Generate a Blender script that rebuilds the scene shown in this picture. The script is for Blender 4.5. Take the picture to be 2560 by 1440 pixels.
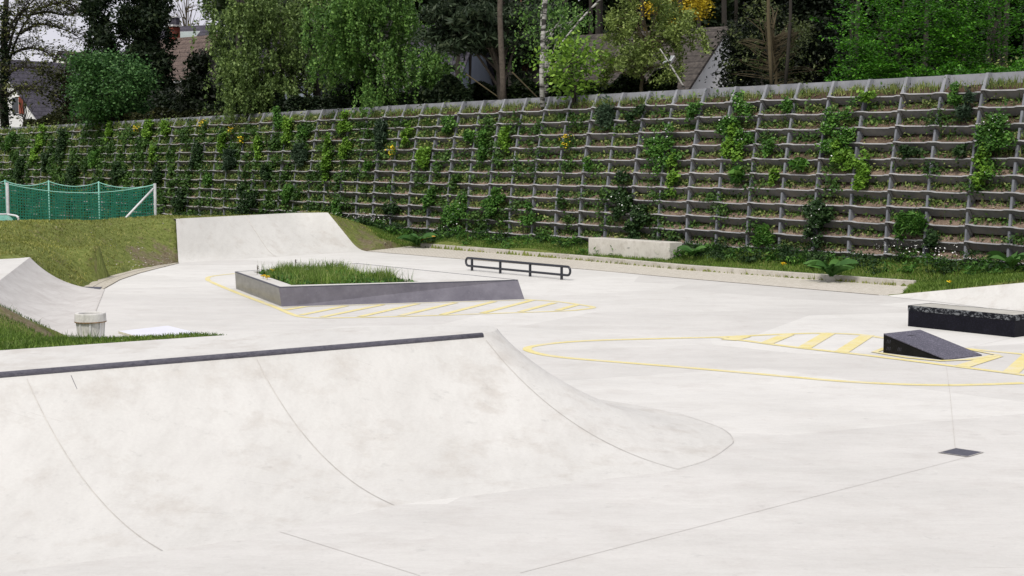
import bpy, math, random
import numpy as np
random.seed(7); RNG=np.random.default_rng(7)
sc=bpy.context.scene
for o in list(bpy.data.objects): bpy.data.objects.remove(o)
C=sc.collection
# ---------------------------------------------------------------- camera, sky, sun, exposure
H=3.1; FPX=3500.; PITCH=0.0878
cd=bpy.data.cameras.new('camera'); cam=bpy.data.objects.new('camera',cd); C.objects.link(cam)
cd.sensor_width=36; cd.lens=FPX/2560*36; cd.clip_start=.1; cd.clip_end=3000
cam.location=(0,0,H); cam.rotation_euler=(math.pi/2-PITCH,0,0); sc.camera=cam
SUN_EL=math.radians(52); SUN_AZ=math.radians(200)   # compass-like: direction the sun stands in
w=bpy.data.worlds.new("World"); sc.world=w; w.use_nodes=True
nt=w.node_tree; nt.nodes.clear()
sky=nt.nodes.new('ShaderNodeTexSky'); sky.sky_type='NISHITA'; sky.sun_disc=False
sky.sun_elevation=SUN_EL; sky.sun_rotation=SUN_AZ; sky.dust_density=4; sky.air_density=1.2; sky.altitude=200
mixs=nt.nodes.new('ShaderNodeMix'); mixs.data_type='RGBA'; mixs.inputs[0].default_value=.9
nz=nt.nodes.new('ShaderNodeTexNoise'); nz.inputs['Scale'].default_value=2.2; nz.inputs['Detail'].default_value=4
tc=nt.nodes.new('ShaderNodeTexCoord'); nt.links.new(tc.outputs['Generated'],nz.inputs['Vector'])
cr=nt.nodes.new('ShaderNodeValToRGB'); cr.color_ramp.elements[0].color=(8.2,8.1,9.1,1); cr.color_ramp.elements[1].color=(10,9.8,10.6,1)
cr.color_ramp.elements[0].position=.3; cr.color_ramp.elements[1].position=.7
nt.links.new(nz.outputs['Fac'],cr.inputs[0])
nt.links.new(sky.outputs[0],mixs.inputs[6]); nt.links.new(cr.outputs[0],mixs.inputs[7])
bg=nt.nodes.new('ShaderNodeBackground'); bg.inputs[1].default_value=.085
ow=nt.nodes.new('ShaderNodeOutputWorld'); nt.links.new(mixs.outputs[2],bg.inputs[0]); nt.links.new(bg.outputs[0],ow.inputs[0])
sl=bpy.data.lights.new('sun','SUN'); sl.energy=2.6; sl.angle=math.radians(9); sl.color=(1,.957,.865)
so=bpy.data.objects.new('sun',sl); C.objects.link(so)
# sun stands behind the camera, to its left
sx,sy=math.sin(SUN_AZ),math.cos(SUN_AZ)
from mathutils import Vector
sd=Vector((-sx*math.cos(SUN_EL),-sy*math.cos(SUN_EL),-math.sin(SUN_EL)))
so.rotation_euler=sd.to_track_quat('-Z','Y').to_euler(); so.location=(0,-10,60)
sc.view_settings.view_transform='Standard'; sc.view_settings.look='None'
sc.view_settings.exposure=.07; sc.view_settings.gamma=1
sc.render.engine='CYCLES'
# ---------------------------------------------------------------- helpers
def ray(px,py):
    r=px-1280.; u=-(py-720.)
    y=FPX*math.cos(PITCH)+u*math.sin(PITCH); z=-FPX*math.sin(PITCH)+u*math.cos(PITCH)
    return r,y,z
def G(px,py,h=0.):                      # the point at height h seen at a place of the photo
    r,y,z=ray(px,py); t=(h-H)/z
    return (r*t,y*t,h)
def at(px,py,dist):                     # the point at a forward distance
    r,y,z=ray(px,py); t=dist/y
    return (r*t,dist,H+z*t)
def tag(o,label=None,cat=None,group=None,kind=None):
    if label:o['label']=label
    if cat:o['category']=cat
    if group:o['group']=group
    if kind:o['kind']=kind
    return o
def empty(name,loc,label,cat,group=None):
    o=bpy.data.objects.new(name,None); C.objects.link(o); o.location=loc; o.empty_display_size=.2
    return tag(o,label,cat,group)
def link(name,me,mat,parent=None):
    o=bpy.data.objects.new(name,me); C.objects.link(o)
    if mat is not None: me.materials.append(mat)
    if parent is not None:
        o.parent=parent; l=Vector((0,0,0)); p=parent
        while p is not None: l+=p.location; p=p.parent
        o.location=-l if not parent.get('_m') else (0,0,0)
        o['_m']=1
    return o
class MB:
    def __init__(s): s.v=[]; s.f=[]
    def add(s,v,f):
        n=len(s.v); s.v+= [tuple(p) for p in v]; s.f+=[tuple(i+n for i in q) for q in f]
    def box(s,c,ax,ay,az):              # centre and three half vectors
        c,ax,ay,az=map(Vector,(c,ax,ay,az)); v=[]
        for i in (-1,1):
            for j in (-1,1):
                for k in (-1,1): v.append(c+ax*i+ay*j+az*k)
        s.add(v,[(0,1,3,2),(4,6,7,5),(0,4,5,1),(2,3,7,6),(0,2,6,4),(1,5,7,3)])
    def prism(s,poly,z0,z1):            # poly xy (or xyz top), straight down
        n=len(poly); v=[(p[0],p[1],z0) for p in poly]+[(p[0],p[1],z1) for p in poly]
        s.add(v,[tuple(range(n,2*n)),tuple(range(n-1,-1,-1))]+[(i,(i+1)%n,(i+1)%n+n,i+n) for i in range(n)])
    def tube(s,pts,rad,n=6,closed=False):
        P=[Vector(p) for p in pts]; m=len(P)
        if not hasattr(rad,'__len__'): rad=[rad]*m
        ref=Vector((0,0,1)); rings=[]
        for i,p in enumerate(P):
            if closed: t=(P[(i+1)%m]-P[i-1])
            else: t=(P[min(i+1,m-1)]-P[max(i-1,0)])
            t.normalize()
            a=t.cross(ref)
            if a.length<.2: a=t.cross(Vector((1,0,0)))
            a.normalize(); b=t.cross(a); 
            if i and rings and (a.dot(pa)<0): a=-a; b=-b
            pa=a; rings.append([p+(a*math.cos(2*math.pi*k/n)+b*math.sin(2*math.pi*k/n))*rad[i] for k in range(n)])
        v=[q for r in rings for q in r]; f=[]
        for i in range(m if closed else m-1):
            j=(i+1)%m
            for k in range(n): f.append((i*n+k,i*n+(k+1)%n,j*n+(k+1)%n,j*n+k))
        if not closed: f+=[tuple(range(n-1,-1,-1)),tuple((m-1)*n+k for k in range(n))]
        s.add(v,f)
    def build(s,name,mat,parent=None,smooth=False,bevel=0):
        me=bpy.data.meshes.new(name); me.from_pydata([tuple(p) for p in s.v],[],s.f); me.update()
        if smooth: me.polygons.foreach_set('use_smooth',[True]*len(me.polygons))
        o=link(name,me,mat,parent)
        if bevel:
            b=o.modifiers.new('b','BEVEL'); b.width=bevel; b.segments=2; b.limit_method='ANGLE'; b.angle_limit=math.radians(40)
        return o
def mesh_np(name,V,F,mat,parent=None,tone=None,smooth=False):
    V=np.asarray(V,dtype=np.float32); F=np.asarray(F,dtype=np.int32); k=F.shape[1]; n=len(F)
    me=bpy.data.meshes.new(name)
    me.vertices.add(len(V)); me.vertices.foreach_set('co',V.ravel())
    me.loops.add(n*k); me.loops.foreach_set('vertex_index',F.ravel())
    me.polygons.add(n); me.polygons.foreach_set('loop_start',np.arange(0,n*k,k,dtype=np.int32))
    try: me.polygons.foreach_set('loop_total',np.full(n,k,dtype=np.int32))
    except Exception: pass
    if smooth: me.polygons.foreach_set('use_smooth',np.ones(n,dtype=bool))
    if tone is not None:
        a=me.attributes.new('tone','FLOAT','FACE'); a.data.foreach_set('value',np.asarray(tone,dtype=np.float32))
    me.update(calc_edges=True); me.validate()
    return link(name,me,mat,parent)
def norm(a): return a/np.maximum(np.linalg.norm(a,axis=1,keepdims=True),1e-9)
def leafgeo(P,size,up=.4,asp=1.5,dirs=None,tone=None,bias=None):
    P=np.asarray(P,dtype=float); N=len(P)
    n=RNG.normal(size=(N,3)); n[:,2]=np.abs(n[:,2])*1+up
    if bias is not None: n=n+np.asarray(bias)
    n=norm(n)
    t=RNG.normal(size=(N,3)) if dirs is None else np.broadcast_to(dirs,(N,3))+RNG.normal(size=(N,3))*.35
    t=norm(t-n*(t*n).sum(1,keepdims=True)); b=np.cross(n,t)
    s=np.broadcast_to(size,(N,))*RNG.uniform(.6,1.35,N); s=s[:,None]
    V=np.stack([P-t*s*asp*.5, P+b*s*.5+t*s*.1, P+t*s*asp*.5, P-b*s*.5+t*s*.1],1).reshape(-1,3)
    F=np.arange(4*N).reshape(N,4)
    if tone is None: tone=RNG.uniform(0,1,N)
    return V,F,tone
def leaves(name,P,size,mat,parent=None,**k):
    V,F,t=leafgeo(P,size,**k); return mesh_np(name,V,F,mat,parent,tone=t)
def bladegeo(P,hgt,wid,lean=.35):
    P=np.asarray(P,dtype=float); N=len(P); a=RNG.uniform(0,2*np.pi,N)
    h=hgt*RNG.uniform(.5,1.3,N); l=h*RNG.normal(0,lean,N); b=RNG.uniform(0,2*np.pi,N)
    side=np.stack([np.cos(a),np.sin(a),0*a],1)*(wid*.5)
    mid=P+np.stack([np.cos(b)*l*.35,np.sin(b)*l*.35,h*.55],1); tip=P+np.stack([np.cos(b)*l,np.sin(b)*l,h],1)
    V=np.stack([P-side,P+side,mid+side*.8,mid-side*.8,tip+side*.12,tip-side*.12],1).reshape(-1,3)
    b_=np.arange(N)[:,None]*6; F=np.concatenate([b_+np.array([[0,1,2,3]]),b_+np.array([[3,2,4,5]])]); t=RNG.uniform(0,1,N)
    return V,F,np.concatenate([t,t])
def spline(pts,n=8,closed=False):
    P=[Vector(p) for p in pts]; m=len(P); out=[]
    rng=range(m if closed else m-1)
    for i in rng:
        p0=P[i-1] if (i>0 or closed) else P[0]; p1=P[i]; p2=P[(i+1)%m]; p3=P[(i+2)%m] if (i+2<m or closed) else P[-1]
        for k in range(n):
            t=k/n; out.append(.5*((2*p1)+(p2-p0)*t+(2*p0-5*p1+4*p2-p3)*t*t+(3*p1-p0-3*p2+p3)*t**3))
    if not closed: out.append(P[-1])
    return out
def inpoly(x,y,poly):
    r=np.zeros(x.shape,bool); n=len(poly)
    for i in range(n):
        x1,y1=poly[i][:2]; x2,y2=poly[(i+1)%n][:2]
        c=((y1>y)!=(y2>y))&(x<(x2-x1)*(y-y1)/(y2-y1+1e-12)+x1); r^=c
    return r
def sdist(x,y,poly,closed=True):
    d=np.full(x.shape,1e9); n=len(poly)
    for i in range(n if closed else n-1):
        x1,y1=poly[i][:2]; x2,y2=poly[(i+1)%n][:2]; dx,dy=x2-x1,y2-y1
        t=np.clip(((x-x1)*dx+(y-y1)*dy)/(dx*dx+dy*dy+1e-12),0,1)
        d=np.minimum(d,np.hypot(x-x1-t*dx,y-y1-t*dy))
    return d
# ---------------------------------------------------------------- materials
class NT:
    def __init__(s,name):
        s.m=bpy.data.materials.new(name); s.m.use_nodes=True; s.t=s.m.node_tree; s.t.nodes.clear()
        s.out=s.t.nodes.new('ShaderNodeOutputMaterial'); s.co=s.t.nodes.new('ShaderNodeTexCoord')
    def n(s,ty,**k):
        x=s.t.nodes.new(ty)
        for a,b in k.items():
            if a in x.inputs.keys() if hasattr(x.inputs,'keys') else False: x.inputs[a].default_value=b
            else: setattr(x,a,b)
        return x
    def l(s,a,b): s.t.links.new(a,b)
    def vec(s,scale=(1,1,1),rot=(0,0,0)):
        m=s.t.nodes.new('ShaderNodeMapping'); m.inputs['Scale'].default_value=scale; m.inputs['Rotation'].default_value=rot
        s.l(s.co.outputs['Object'],m.inputs['Vector']); return m.outputs[0]
    def noise(s,sc_,det=4,vec=None,rough=.55):
        x=s.t.nodes.new('ShaderNodeTexNoise'); x.inputs['Scale'].default_value=sc_; x.inputs['Detail'].default_value=det; x.inputs['Roughness'].default_value=rough
        s.l(vec if vec is not None else s.co.outputs['Object'],x.inputs['Vector']); return x.outputs['Fac']
    def ramp(s,fac,stops):
        r=s.t.nodes.new('ShaderNodeValToRGB'); e=r.color_ramp.elements
        while len(e)<len(stops): e.new(.5)
        for i,(p,c) in enumerate(stops):
            e[i].position=p; e[i].color=(*(c if hasattr(c,'__len__') else (c,c,c)),1)
        s.l(fac,r.inputs[0]); return r.outputs[0]
    def mix(s,a,b,fac,mode='MIX'):
        x=s.t.nodes.new('ShaderNodeMix'); x.data_type='RGBA'; x.blend_type=mode
        for v,i in ((fac,0),(a,6),(b,7)):
            if isinstance(v,(int,float)): x.inputs[i].default_value=v
            elif isinstance(v,tuple): x.inputs[i].default_value=(*v,1)
            else: s.l(v,x.inputs[i])
        return x.outputs[2]
    def bump(s,h,strength=.3,dist=.01):
        b=s.t.nodes.new('ShaderNodeBump'); b.inputs['Strength'].default_value=strength; b.inputs['Distance'].default_value=dist
        s.l(h,b.inputs['Height']); return b.outputs[0]
    def pbr(s,col,rough=.8,bump=None,metal=0,spec=.3,trans=None):
        p=s.t.nodes.new('ShaderNodeBsdfPrincipled')
        if isinstance(col,tuple): p.inputs['Base Color'].default_value=(*col,1)
        else: s.l(col,p.inputs['Base Color'])
        if isinstance(rough,(int,float)): p.inputs['Roughness'].default_value=rough
        else: s.l(rough,p.inputs['Roughness'])
        p.inputs['Metallic'].default_value=metal; p.inputs['Specular IOR Level'].default_value=spec
        if bump is not None: s.l(bump,p.inputs['Normal'])
        o=p.outputs[0]
        if trans:
            tr=s.t.nodes.new('ShaderNodeBsdfTranslucent'); 
            if isinstance(col,tuple): tr.inputs[0].default_value=(*col,1)
            else: s.l(col,tr.inputs[0])
            mx=s.t.nodes.new('ShaderNodeMixShader'); mx.inputs[0].default_value=trans; s.l(o,mx.inputs[1]); s.l(tr.outputs[0],mx.inputs[2]); o=mx.outputs[0]
        s.l(o,s.out.inputs[0]); return s.m
def concrete(name,lo,hi,stain,streak=(.5,4,.5),rot=0,scale=1.,bands=True):
    t=NT(name); v=t.vec(streak,(0,0,rot))
    a=t.noise(.9*scale,6,v,.62); big=t.noise(.22*scale,3); fine=t.noise(28,4,None,.7); sp=t.noise(5*scale,6,None,.7)
    c=t.mix(t.ramp(a,[(.34,lo),(.62,hi)]),t.ramp(big,[(.4,lo),(.6,hi)]),.42)
    blot=t.ramp(t.noise(1.6*scale,7,t.vec((1,1,1),(0,0,rot)),.68),[(.52,0.),(.68,1.)])
    c=t.mix(c,stain,t.mix((0.,0.,0.),(.55,.55,.55),blot))
    vo=t.n('ShaderNodeTexVoronoi'); vo.inputs['Scale'].default_value=.16; vo.inputs['Randomness'].default_value=.9
    t.l(t.vec((1,1.6,1),(0,0,.5)),vo.inputs['Vector'])
    if bands: c=t.mix(c,t.ramp(vo.outputs['Color'],[(.38,(.915,.91,.91)),(.6,(1.01,1.01,1.01))]),1.,'MULTIPLY')
    c=t.mix(c,t.ramp(t.noise(3.2*scale,6,t.vec((streak[0]*1.6,streak[1]*1.6,streak[2]*1.5),(0,0,rot+.12)),.72),[(.34,(.955,.95,.948)),(.56,(1.012,1.012,1.012))]),1.,'MULTIPLY')
    for k_,(r_,sc2) in enumerate(((.5,(.35,14,1)),(-.9,(.5,17,1)),(1.5,(.4,12,1)))):
        c=t.mix(c,t.ramp(t.noise(.8,3,t.vec(sc2,(0,0,r_)),.6),[(.715,(1.,1.,1.)),(.74,(.90,.895,.89))]),1.,'MULTIPLY')
    c=t.mix(c,t.ramp(fine,[(.3,.93),(.7,1.)]),1.,'MULTIPLY')
    c=t.mix(c,t.ramp(sp,[(.28,.86),(.4,1.)]),1.,'MULTIPLY')
    return t.pbr(c,.82,t.bump(t.noise(60,3),.12,.004))
M={}
M['floor']=concrete('floor_concrete',(.595,.588,.562),(.685,.678,.65),(.565,.545,.515),streak=(.8,2.0,.5),rot=.15)
M['ramp']=concrete('ramp_concrete',(.55,.542,.515),(.635,.628,.60),(.47,.44,.40),streak=(1.6,.55,.8),rot=-.66,bands=False,scale=.9)
M['ramp_left']=concrete('ramp_concrete_streaky',(.50,.48,.455),(.63,.615,.59),(.47,.44,.42),streak=(5,.5,4),rot=.0,bands=False)
M['block']=concrete('block_concrete',(.50,.48,.43),(.62,.60,.55),(.36,.33,.28),streak=(1,1,.5),bands=False,scale=2)
M['kerb']=concrete('kerb_concrete',(.42,.395,.345),(.55,.525,.47),(.28,.25,.20),streak=(1,1,1),bands=False,scale=3)
def planter_metal():
    t=NT('scuffed_planter_face'); v=t.vec((1,1,1)); 
    w1=t.noise(2.2,7,v,.72); w2=t.n('ShaderNodeTexWave'); w2.inputs['Scale'].default_value=2.3; w2.inputs['Distortion'].default_value=22; w2.inputs['Detail'].default_value=5; t.l(v,w2.inputs['Vector'])
    c=t.ramp(w1,[(.3,(.10,.095,.12)),(.7,(.175,.168,.20))])
    c=t.mix(c,(.22,.215,.24),t.ramp(t.noise(9,8,t.vec((1,1,1.6)),.85),[(.56,0.),(.66,.5)])); c=t.mix(c,(.05,.05,.065),t.ramp(t.noise(5,8,t.vec((2.5,2.5,1),(0,.6,0)),.85),[(.60,0.),(.66,.6)]))
    return t.pbr(c,.55,None,spec=.35)
M['planter']=planter_metal()
def wallconc():
    t=NT('wall_concrete'); a=t.noise(1.3,6,None,.65); b=t.noise(9,5,None,.7)
    c=t.ramp(a,[(.3,(.17,.178,.20)),(.65,(.28,.288,.312))]); c=t.mix(c,(.21,.19,.15),t.ramp(b,[(.55,0.),(.75,.6)]))
    return t.pbr(c,.85,t.bump(b,.3,.01))
M['wall']=wallconc()
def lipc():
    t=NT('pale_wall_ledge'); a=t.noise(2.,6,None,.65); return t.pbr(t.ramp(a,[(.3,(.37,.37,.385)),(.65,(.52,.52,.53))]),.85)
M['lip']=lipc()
def postc():
    t=NT('dark_wall_post'); a=t.noise(2.,6,None,.65); return t.pbr(t.ramp(a,[(.3,(.12,.128,.148)),(.65,(.22,.23,.255))]),.85)
M['post']=postc()
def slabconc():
    t=NT('shaded_weathered_slab'); a=t.noise(1.1,6,None,.65); b=t.noise(4,5,t.vec((1,1,.3)),.7)
    c=t.ramp(a,[(.3,(.085,.086,.09)),(.65,(.16,.156,.15))]); c=t.mix(c,(.15,.12,.085),t.ramp(b,[(.5,0.),(.7,.7)]))  # dark base paints in the shade under the ledges; brown patches are weathering
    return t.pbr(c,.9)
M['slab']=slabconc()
def soilm(name,a,b,c3):
    t=NT(name); n1=t.noise(2,5); n2=t.noise(26,4,None,.8)
    c=t.mix(t.ramp(n1,[(.35,a),(.65,b)]),c3,t.ramp(n2,[(.5,0.),(.7,1.)]))
    return t.pbr(c,.95,t.bump(n2,.9,.05))
M['soil']=soilm('wall_soil',(.15,.108,.08),(.26,.19,.145),(.46,.36,.28))
M['mulch']=soilm('bark_mulch',(.04,.026,.018),(.085,.052,.036),(.16,.105,.07))
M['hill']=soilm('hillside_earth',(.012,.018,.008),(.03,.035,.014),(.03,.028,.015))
def lawnm():
    t=NT('worn_lawn'); n1=t.noise(.45,5,None,.6); n2=t.noise(5,6,t.vec((1,2.2,1)),.75); n3=t.noise(1.5,6,None,.7)
    c=t.ramp(n2,[(.32,(.065,.085,.02)),(.5,(.14,.17,.045)),(.68,(.22,.23,.08))])
    c=t.mix(c,(.155,.115,.075),t.ramp(n3,[(.56,0.),(.68,.65)]))
    at_=t.n('ShaderNodeAttribute'); at_.attribute_name='worn'
    dirt=t.ramp(t.noise(14,5,None,.75),[(.4,(.12,.088,.06)),(.66,(.24,.19,.15))])
    ad=t.n('ShaderNodeMath'); ad.operation='MULTIPLY_ADD'; t.l(n3,ad.inputs[0]); ad.inputs[1].default_value=1.6; ad.inputs[2].default_value=-.95
    ad2=t.n('ShaderNodeMath'); ad2.operation='ADD'; t.l(ad.outputs[0],ad2.inputs[0]); t.l(at_.outputs['Fac'],ad2.inputs[1])
    c=t.mix(c,dirt,t.ramp(ad2.outputs[0],[(.35,0.),(.62,.8)]))
    return t.pbr(c,.95,t.bump(n2,.6,.05),spec=.1)
M['lawn']=lawnm()
def foliage(name,a,b,c3=None,trans=.28,rough=.55,nscale=.8,spec=.25):
    t=NT(name); at_=t.n('ShaderNodeAttribute'); at_.attribute_name='tone'
    c=t.ramp(at_.outputs['Fac'],[(0.,a),(.75,b),(1.,c3 or b)])
    c=t.mix(c,t.ramp(t.noise(nscale,3),[(.3,(.62,.66,.6)),(.7,(1.25,1.2,1.1))]),1.,'MULTIPLY')
    return t.pbr(c,rough,trans=trans,spec=spec)
FO={
 'birch_olive':((.06,.105,.032),(.165,.25,.075),(.30,.41,.16)),
 'birch_green':((.045,.115,.026),(.13,.26,.055),(.26,.43,.13)),
 'yew':((.008,.018,.009),(.024,.043,.019),(.045,.065,.028)),
 'bush':((.028,.085,.026),(.085,.20,.06),(.16,.30,.11)),
 'dark_shrub':((.016,.022,.009),(.045,.052,.02),(.08,.085,.03)),
 'black_conifer':((.004,.008,.004),(.012,.021,.009),(.024,.038,.016)),
 'pine':((.02,.036,.02),(.052,.08,.046),(.10,.13,.08)),
 'maple':((.08,.17,.02),(.20,.36,.045),(.32,.5,.09)),
 'willow':((.09,.135,.03),(.22,.30,.08),(.34,.42,.15)),
 'yellow_tree':((.30,.23,.015),(.60,.46,.03),(.7,.56,.06)),
 'hornbeam':((.022,.085,.006),(.07,.24,.016),(.16,.40,.04)),
 'thicket':((.04,.055,.02),(.09,.12,.04),(.13,.16,.07)),
 'wood':((.008,.016,.006),(.022,.040,.013),(.040,.066,.022)),
 'sparse':((.06,.07,.02),(.14,.16,.05),(.19,.21,.08)),
 'cover':((.07,.115,.028),(.20,.27,.08),(.42,.44,.19)),
 'cover_dark':((.028,.075,.016),(.09,.18,.04),(.18,.30,.08)),
 'top_tuft':((.09,.13,.03),(.22,.28,.08),(.34,.36,.16)),
 'bright':((.06,.14,.014),(.17,.34,.04),(.29,.48,.08)),
 'mid':((.025,.085,.014),(.085,.215,.035),(.17,.33,.07)),
 'dark':((.010,.03,.010),(.035,.08,.024),(.07,.13,.045)),
 'blue':((.025,.05,.03),(.06,.105,.065),(.11,.17,.11)),
 'grass':((.05,.10,.014),(.14,.24,.038),(.24,.34,.09)),
 'dry_grass':((.13,.155,.035),(.30,.33,.085),(.46,.44,.18)),
 'long_grass':((.07,.14,.02),(.20,.32,.06),(.46,.50,.22)),
}
for k,(a,b,c3) in FO.items(): M[k]=foliage(k+'_leaf',a,b,c3)
def flat(name,c,rough=.6,metal=0,spec=.4,var=.15,sc_=6):
    t=NT(name); n1=t.noise(sc_,5,None,.65); k=tuple(x*(1-var) for x in c); k2=tuple(min(1,x*(1+var)) for x in c)
    return t.pbr(t.ramp(n1,[(.3,k),(.7,k2)]),rough,None,metal,spec)
M['yellow_flower']=flat('yellow_petals',(.75,.55,.02)); M['white_flower']=flat('white_petals',(.8,.8,.78))
M['bark']=flat('dark_bark',(.028,.024,.019),.9); M['bark_brown']=flat('brown_bark',(.08,.065,.052),.9,var=.4,sc_=9)
M['bark_red']=flat('red_pine_bark',(.09,.045,.03),.9); M['twig']=flat('lichen_twig',(.075,.06,.032),.9)
def birchbark():
    t=NT('birch_bark'); n1=t.noise(1.2,5,t.vec((1,1,6)),.7); return t.pbr(t.ramp(n1,[(.44,(.03,.028,.025)),(.54,(.42,.41,.39))]),.8)
M['birchbark']=birchbark()
M['black_metal']=flat('black_painted_steel',(.016,.018,.026),.35,spec=.5,var=.3,sc_=14)
def coping():
    t=NT('scraped_coping'); n1=t.noise(14,7,t.vec((1,1,3)),.75); return t.pbr(t.ramp(n1,[(.35,(.07,.068,.085)),(.5,(.11,.107,.13)),(.7,(.15,.147,.165))]),.45,metal=.3)
M['coping']=coping()
def ply(name,a,b,grid=True):
    t=NT(name); n1=t.noise(3,6,None,.7); c=t.ramp(n1,[(.3,a),(.7,b)])
    if grid:
        v=t.n('ShaderNodeTexVoronoi'); v.inputs['Scale'].default_value=34; t.l(t.vec((1,1,1)),v.inputs['Vector'])
        c=t.mix(c,t.ramp(v.outputs['Distance'],[(.25,(1.5,1.5,1.5)),(.5,(.8,.8,.8))]),1.,'MULTIPLY')
    return t.pbr(c,.6,spec=.15)
M['box_side']=ply('black_board_side',(.003,.003,.007),(.008,.008,.014))
M['kick_top']=ply('grey_grip_board',(.09,.088,.115),(.125,.12,.155))
M['kick_side']=ply('black_scratched_side',(.003,.003,.003),(.009,.0085,.008))
def wornedge():
    t=NT('chipped_edge_steel'); n1=t.noise(11,7,t.vec((1,1,2)),.75); return t.pbr(t.ramp(n1,[(.5,(.006,.007,.011)),(.54,(.15,.16,.17))]),.55,metal=.1,spec=.15)
M['edge']=wornedge()
M['box_top']=concrete('box_top',(.40,.39,.35),(.50,.49,.45),(.33,.31,.27),bands=False)
M['grate']=flat('grey_grate',(.07,.072,.095),.6,var=.3,sc_=30)
def yel():
    t=NT('yellow_paint'); n=t.noise(3,7,None,.75); n2=t.noise(22,6,None,.8)
    c=t.ramp(n,[(.3,(.66,.55,.17)),(.6,(.72,.64,.30))]); c=t.mix(c,(.66,.63,.56),t.ramp(n2,[(.50,0.),(.66,.85)])); c=t.mix(c,(.66,.62,.54),t.ramp(t.noise(1.3,6,None,.7),[(.5,0.),(.66,.6)])); return t.pbr(c,.7)
M['yellow']=yel()
M['joint']=flat('joint_line',(.50,.48,.45),.9); M['crack']=flat('crack_dirt',(.10,.075,.055),.95)
M['white_board']=flat('white_board',(.70,.71,.78),.5,var=.03,sc_=2); M['board_edge']=flat('board_edge',(.5,.48,.38),.8)
def galv():
    t=NT('galvanised_grey'); return t.pbr(t.ramp(t.noise(8,4),[(.3,(.33,.34,.35)),(.7,(.5,.51,.52))]),.5,spec=.4)
M['galv']=galv(); M['white_metal']=flat('white_tube',(.62,.62,.62),.4)
M['net']=flat('green_net',(.006,.125,.078),.7,var=.25); M['net_light']=flat('pale_green_rope',(.22,.48,.40),.7)
def binm():
    t=NT('weathered_bin'); n=t.noise(6,6,t.vec((1,1,.6)),.75); return t.pbr(t.ramp(n,[(.3,(.42,.415,.385)),(.5,(.60,.59,.56)),(.7,(.70,.69,.66))]),.7)
M['bin']=binm(); M['rust']=flat('rusty_rim',(.22,.13,.06),.9,var=.5,sc_=30)
def paver(name,a,b,sx,sy,rot):
    t=NT(name); v=t.vec((sx,sy,1),(0,0,rot)); br=t.n('ShaderNodeTexBrick'); t.l(v,br.inputs['Vector'])
    br.inputs['Color1'].default_value=(*a,1); br.inputs['Color2'].default_value=(*b,1); br.inputs['Mortar'].default_value=(a[0]*.78,a[1]*.75,a[2]*.7,1)
    br.inputs['Scale'].default_value=1; br.inputs['Mortar Size'].default_value=.025
    c=t.mix(br.outputs['Color'],t.ramp(t.noise(9,6,None,.75),[(.34,(.72,.68,.62)),(.44,(1.,1.,1.))]),1.,'MULTIPLY'); return t.pbr(c,.9)
M['pavers']=paver('pavers',(.46,.43,.36),(.53,.50,.43),2.,2.,.93)
M['strip']=paver('strip_pavers',(.53,.50,.44),(.61,.58,.52),3.,3.,-.9)
def roofm(name,a,b,k=3.2):
    t=NT(name); sep=t.n('ShaderNodeSeparateXYZ'); t.l(t.co.outputs['Object'],sep.inputs[0])
    m=t.n('ShaderNodeMath'); m.operation='MULTIPLY'; t.l(sep.outputs[2],m.inputs[0]); m.inputs[1].default_value=k
    f=t.n('ShaderNodeMath'); f.operation='FRACT'; t.l(m.outputs[0],f.inputs[0])
    n=t.noise(2,5,None,.7); n2=t.noise(7,3,None,.6)
    c=t.ramp(n2,[(.35,a),(.65,b)]); c=t.mix(c,t.ramp(f.outputs[0],[(0.,.35),(.22,1.),(.9,1.12)]),1.,'MULTIPLY'); c=t.mix(c,t.ramp(n,[(.4,(.8,.8,.8)),(.6,(1.1,1.1,1.1))]),1.,'MULTIPLY')
    return t.pbr(c,.8)
M['slate']=roofm('slate_roof',(.035,.032,.045),(.075,.07,.09)); M['brown_roof']=roofm('brown_tile_roof',(.085,.06,.05),(.16,.12,.105))
M['old_roof']=roofm('old_tile_roof',(.038,.032,.028),(.085,.073,.064),3.8)
M['render_white']=flat('white_render',(.8,.8,.79),.9,var=.05,sc_=1); M['render_beige']=flat('beige_render',(.33,.31,.28),.9,var=.1,sc_=1)
M['render_blue']=flat('grey_blue_render',(.24,.27,.33),.9,var=.1,sc_=1)
M['glass']=flat('window_glass',(.03,.035,.04),.12,spec=.6,var=.1,sc_=1); M['shutter']=flat('red_shutter',(.24,.055,.03),.7)
M['brick']=flat('red_brick',(.22,.055,.035),.9,var=.3,sc_=12); M['frame']=flat('window_frame',(.6,.6,.6),.6)
M['light_glass']=flat('bright_roof_glass',(.26,.30,.29),.3,var=.1,sc_=1)
# ---------------------------------------------------------------- retaining wall frame of reference
KS=1.12; PHI=.7088; WD=30.125*KS; B1=.1019*KS; B2=-.0046*KS; RH=.3949*KS; CW=1.1042*KS; U0=18.084*KS; Z0=H+(4.852-H)*KS
nx,ny=math.cos(PHI),math.sin(PHI); dx,dy=-ny,nx
NROW=12; C0=-4; C1=70
def W(c,r,out=0.,dz=0.):
    D=WD-B1*r-B2*r*r-out; u=U0+CW*c
    return (nx*D+dx*u,ny*D+dy*u,Z0-RH*r+dz)
def wall_hit(px,py):                    # where the sight line of a photo point meets the wall
    r,y,z=ray(px,py); t=45./y; row=5.
    for _ in range(12):
        X,Y=r*t,y*t; Zh=H+z*t; row=max(-1,min(12,(Z0-Zh)/RH)); D=WD-B1*row-B2*row*row; t=D/(nx*r+ny*y)
    X,Y=r*t,y*t; return (dx*X+dy*Y-U0)/CW,(Z0-(H+z*t))/RH,Y
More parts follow.
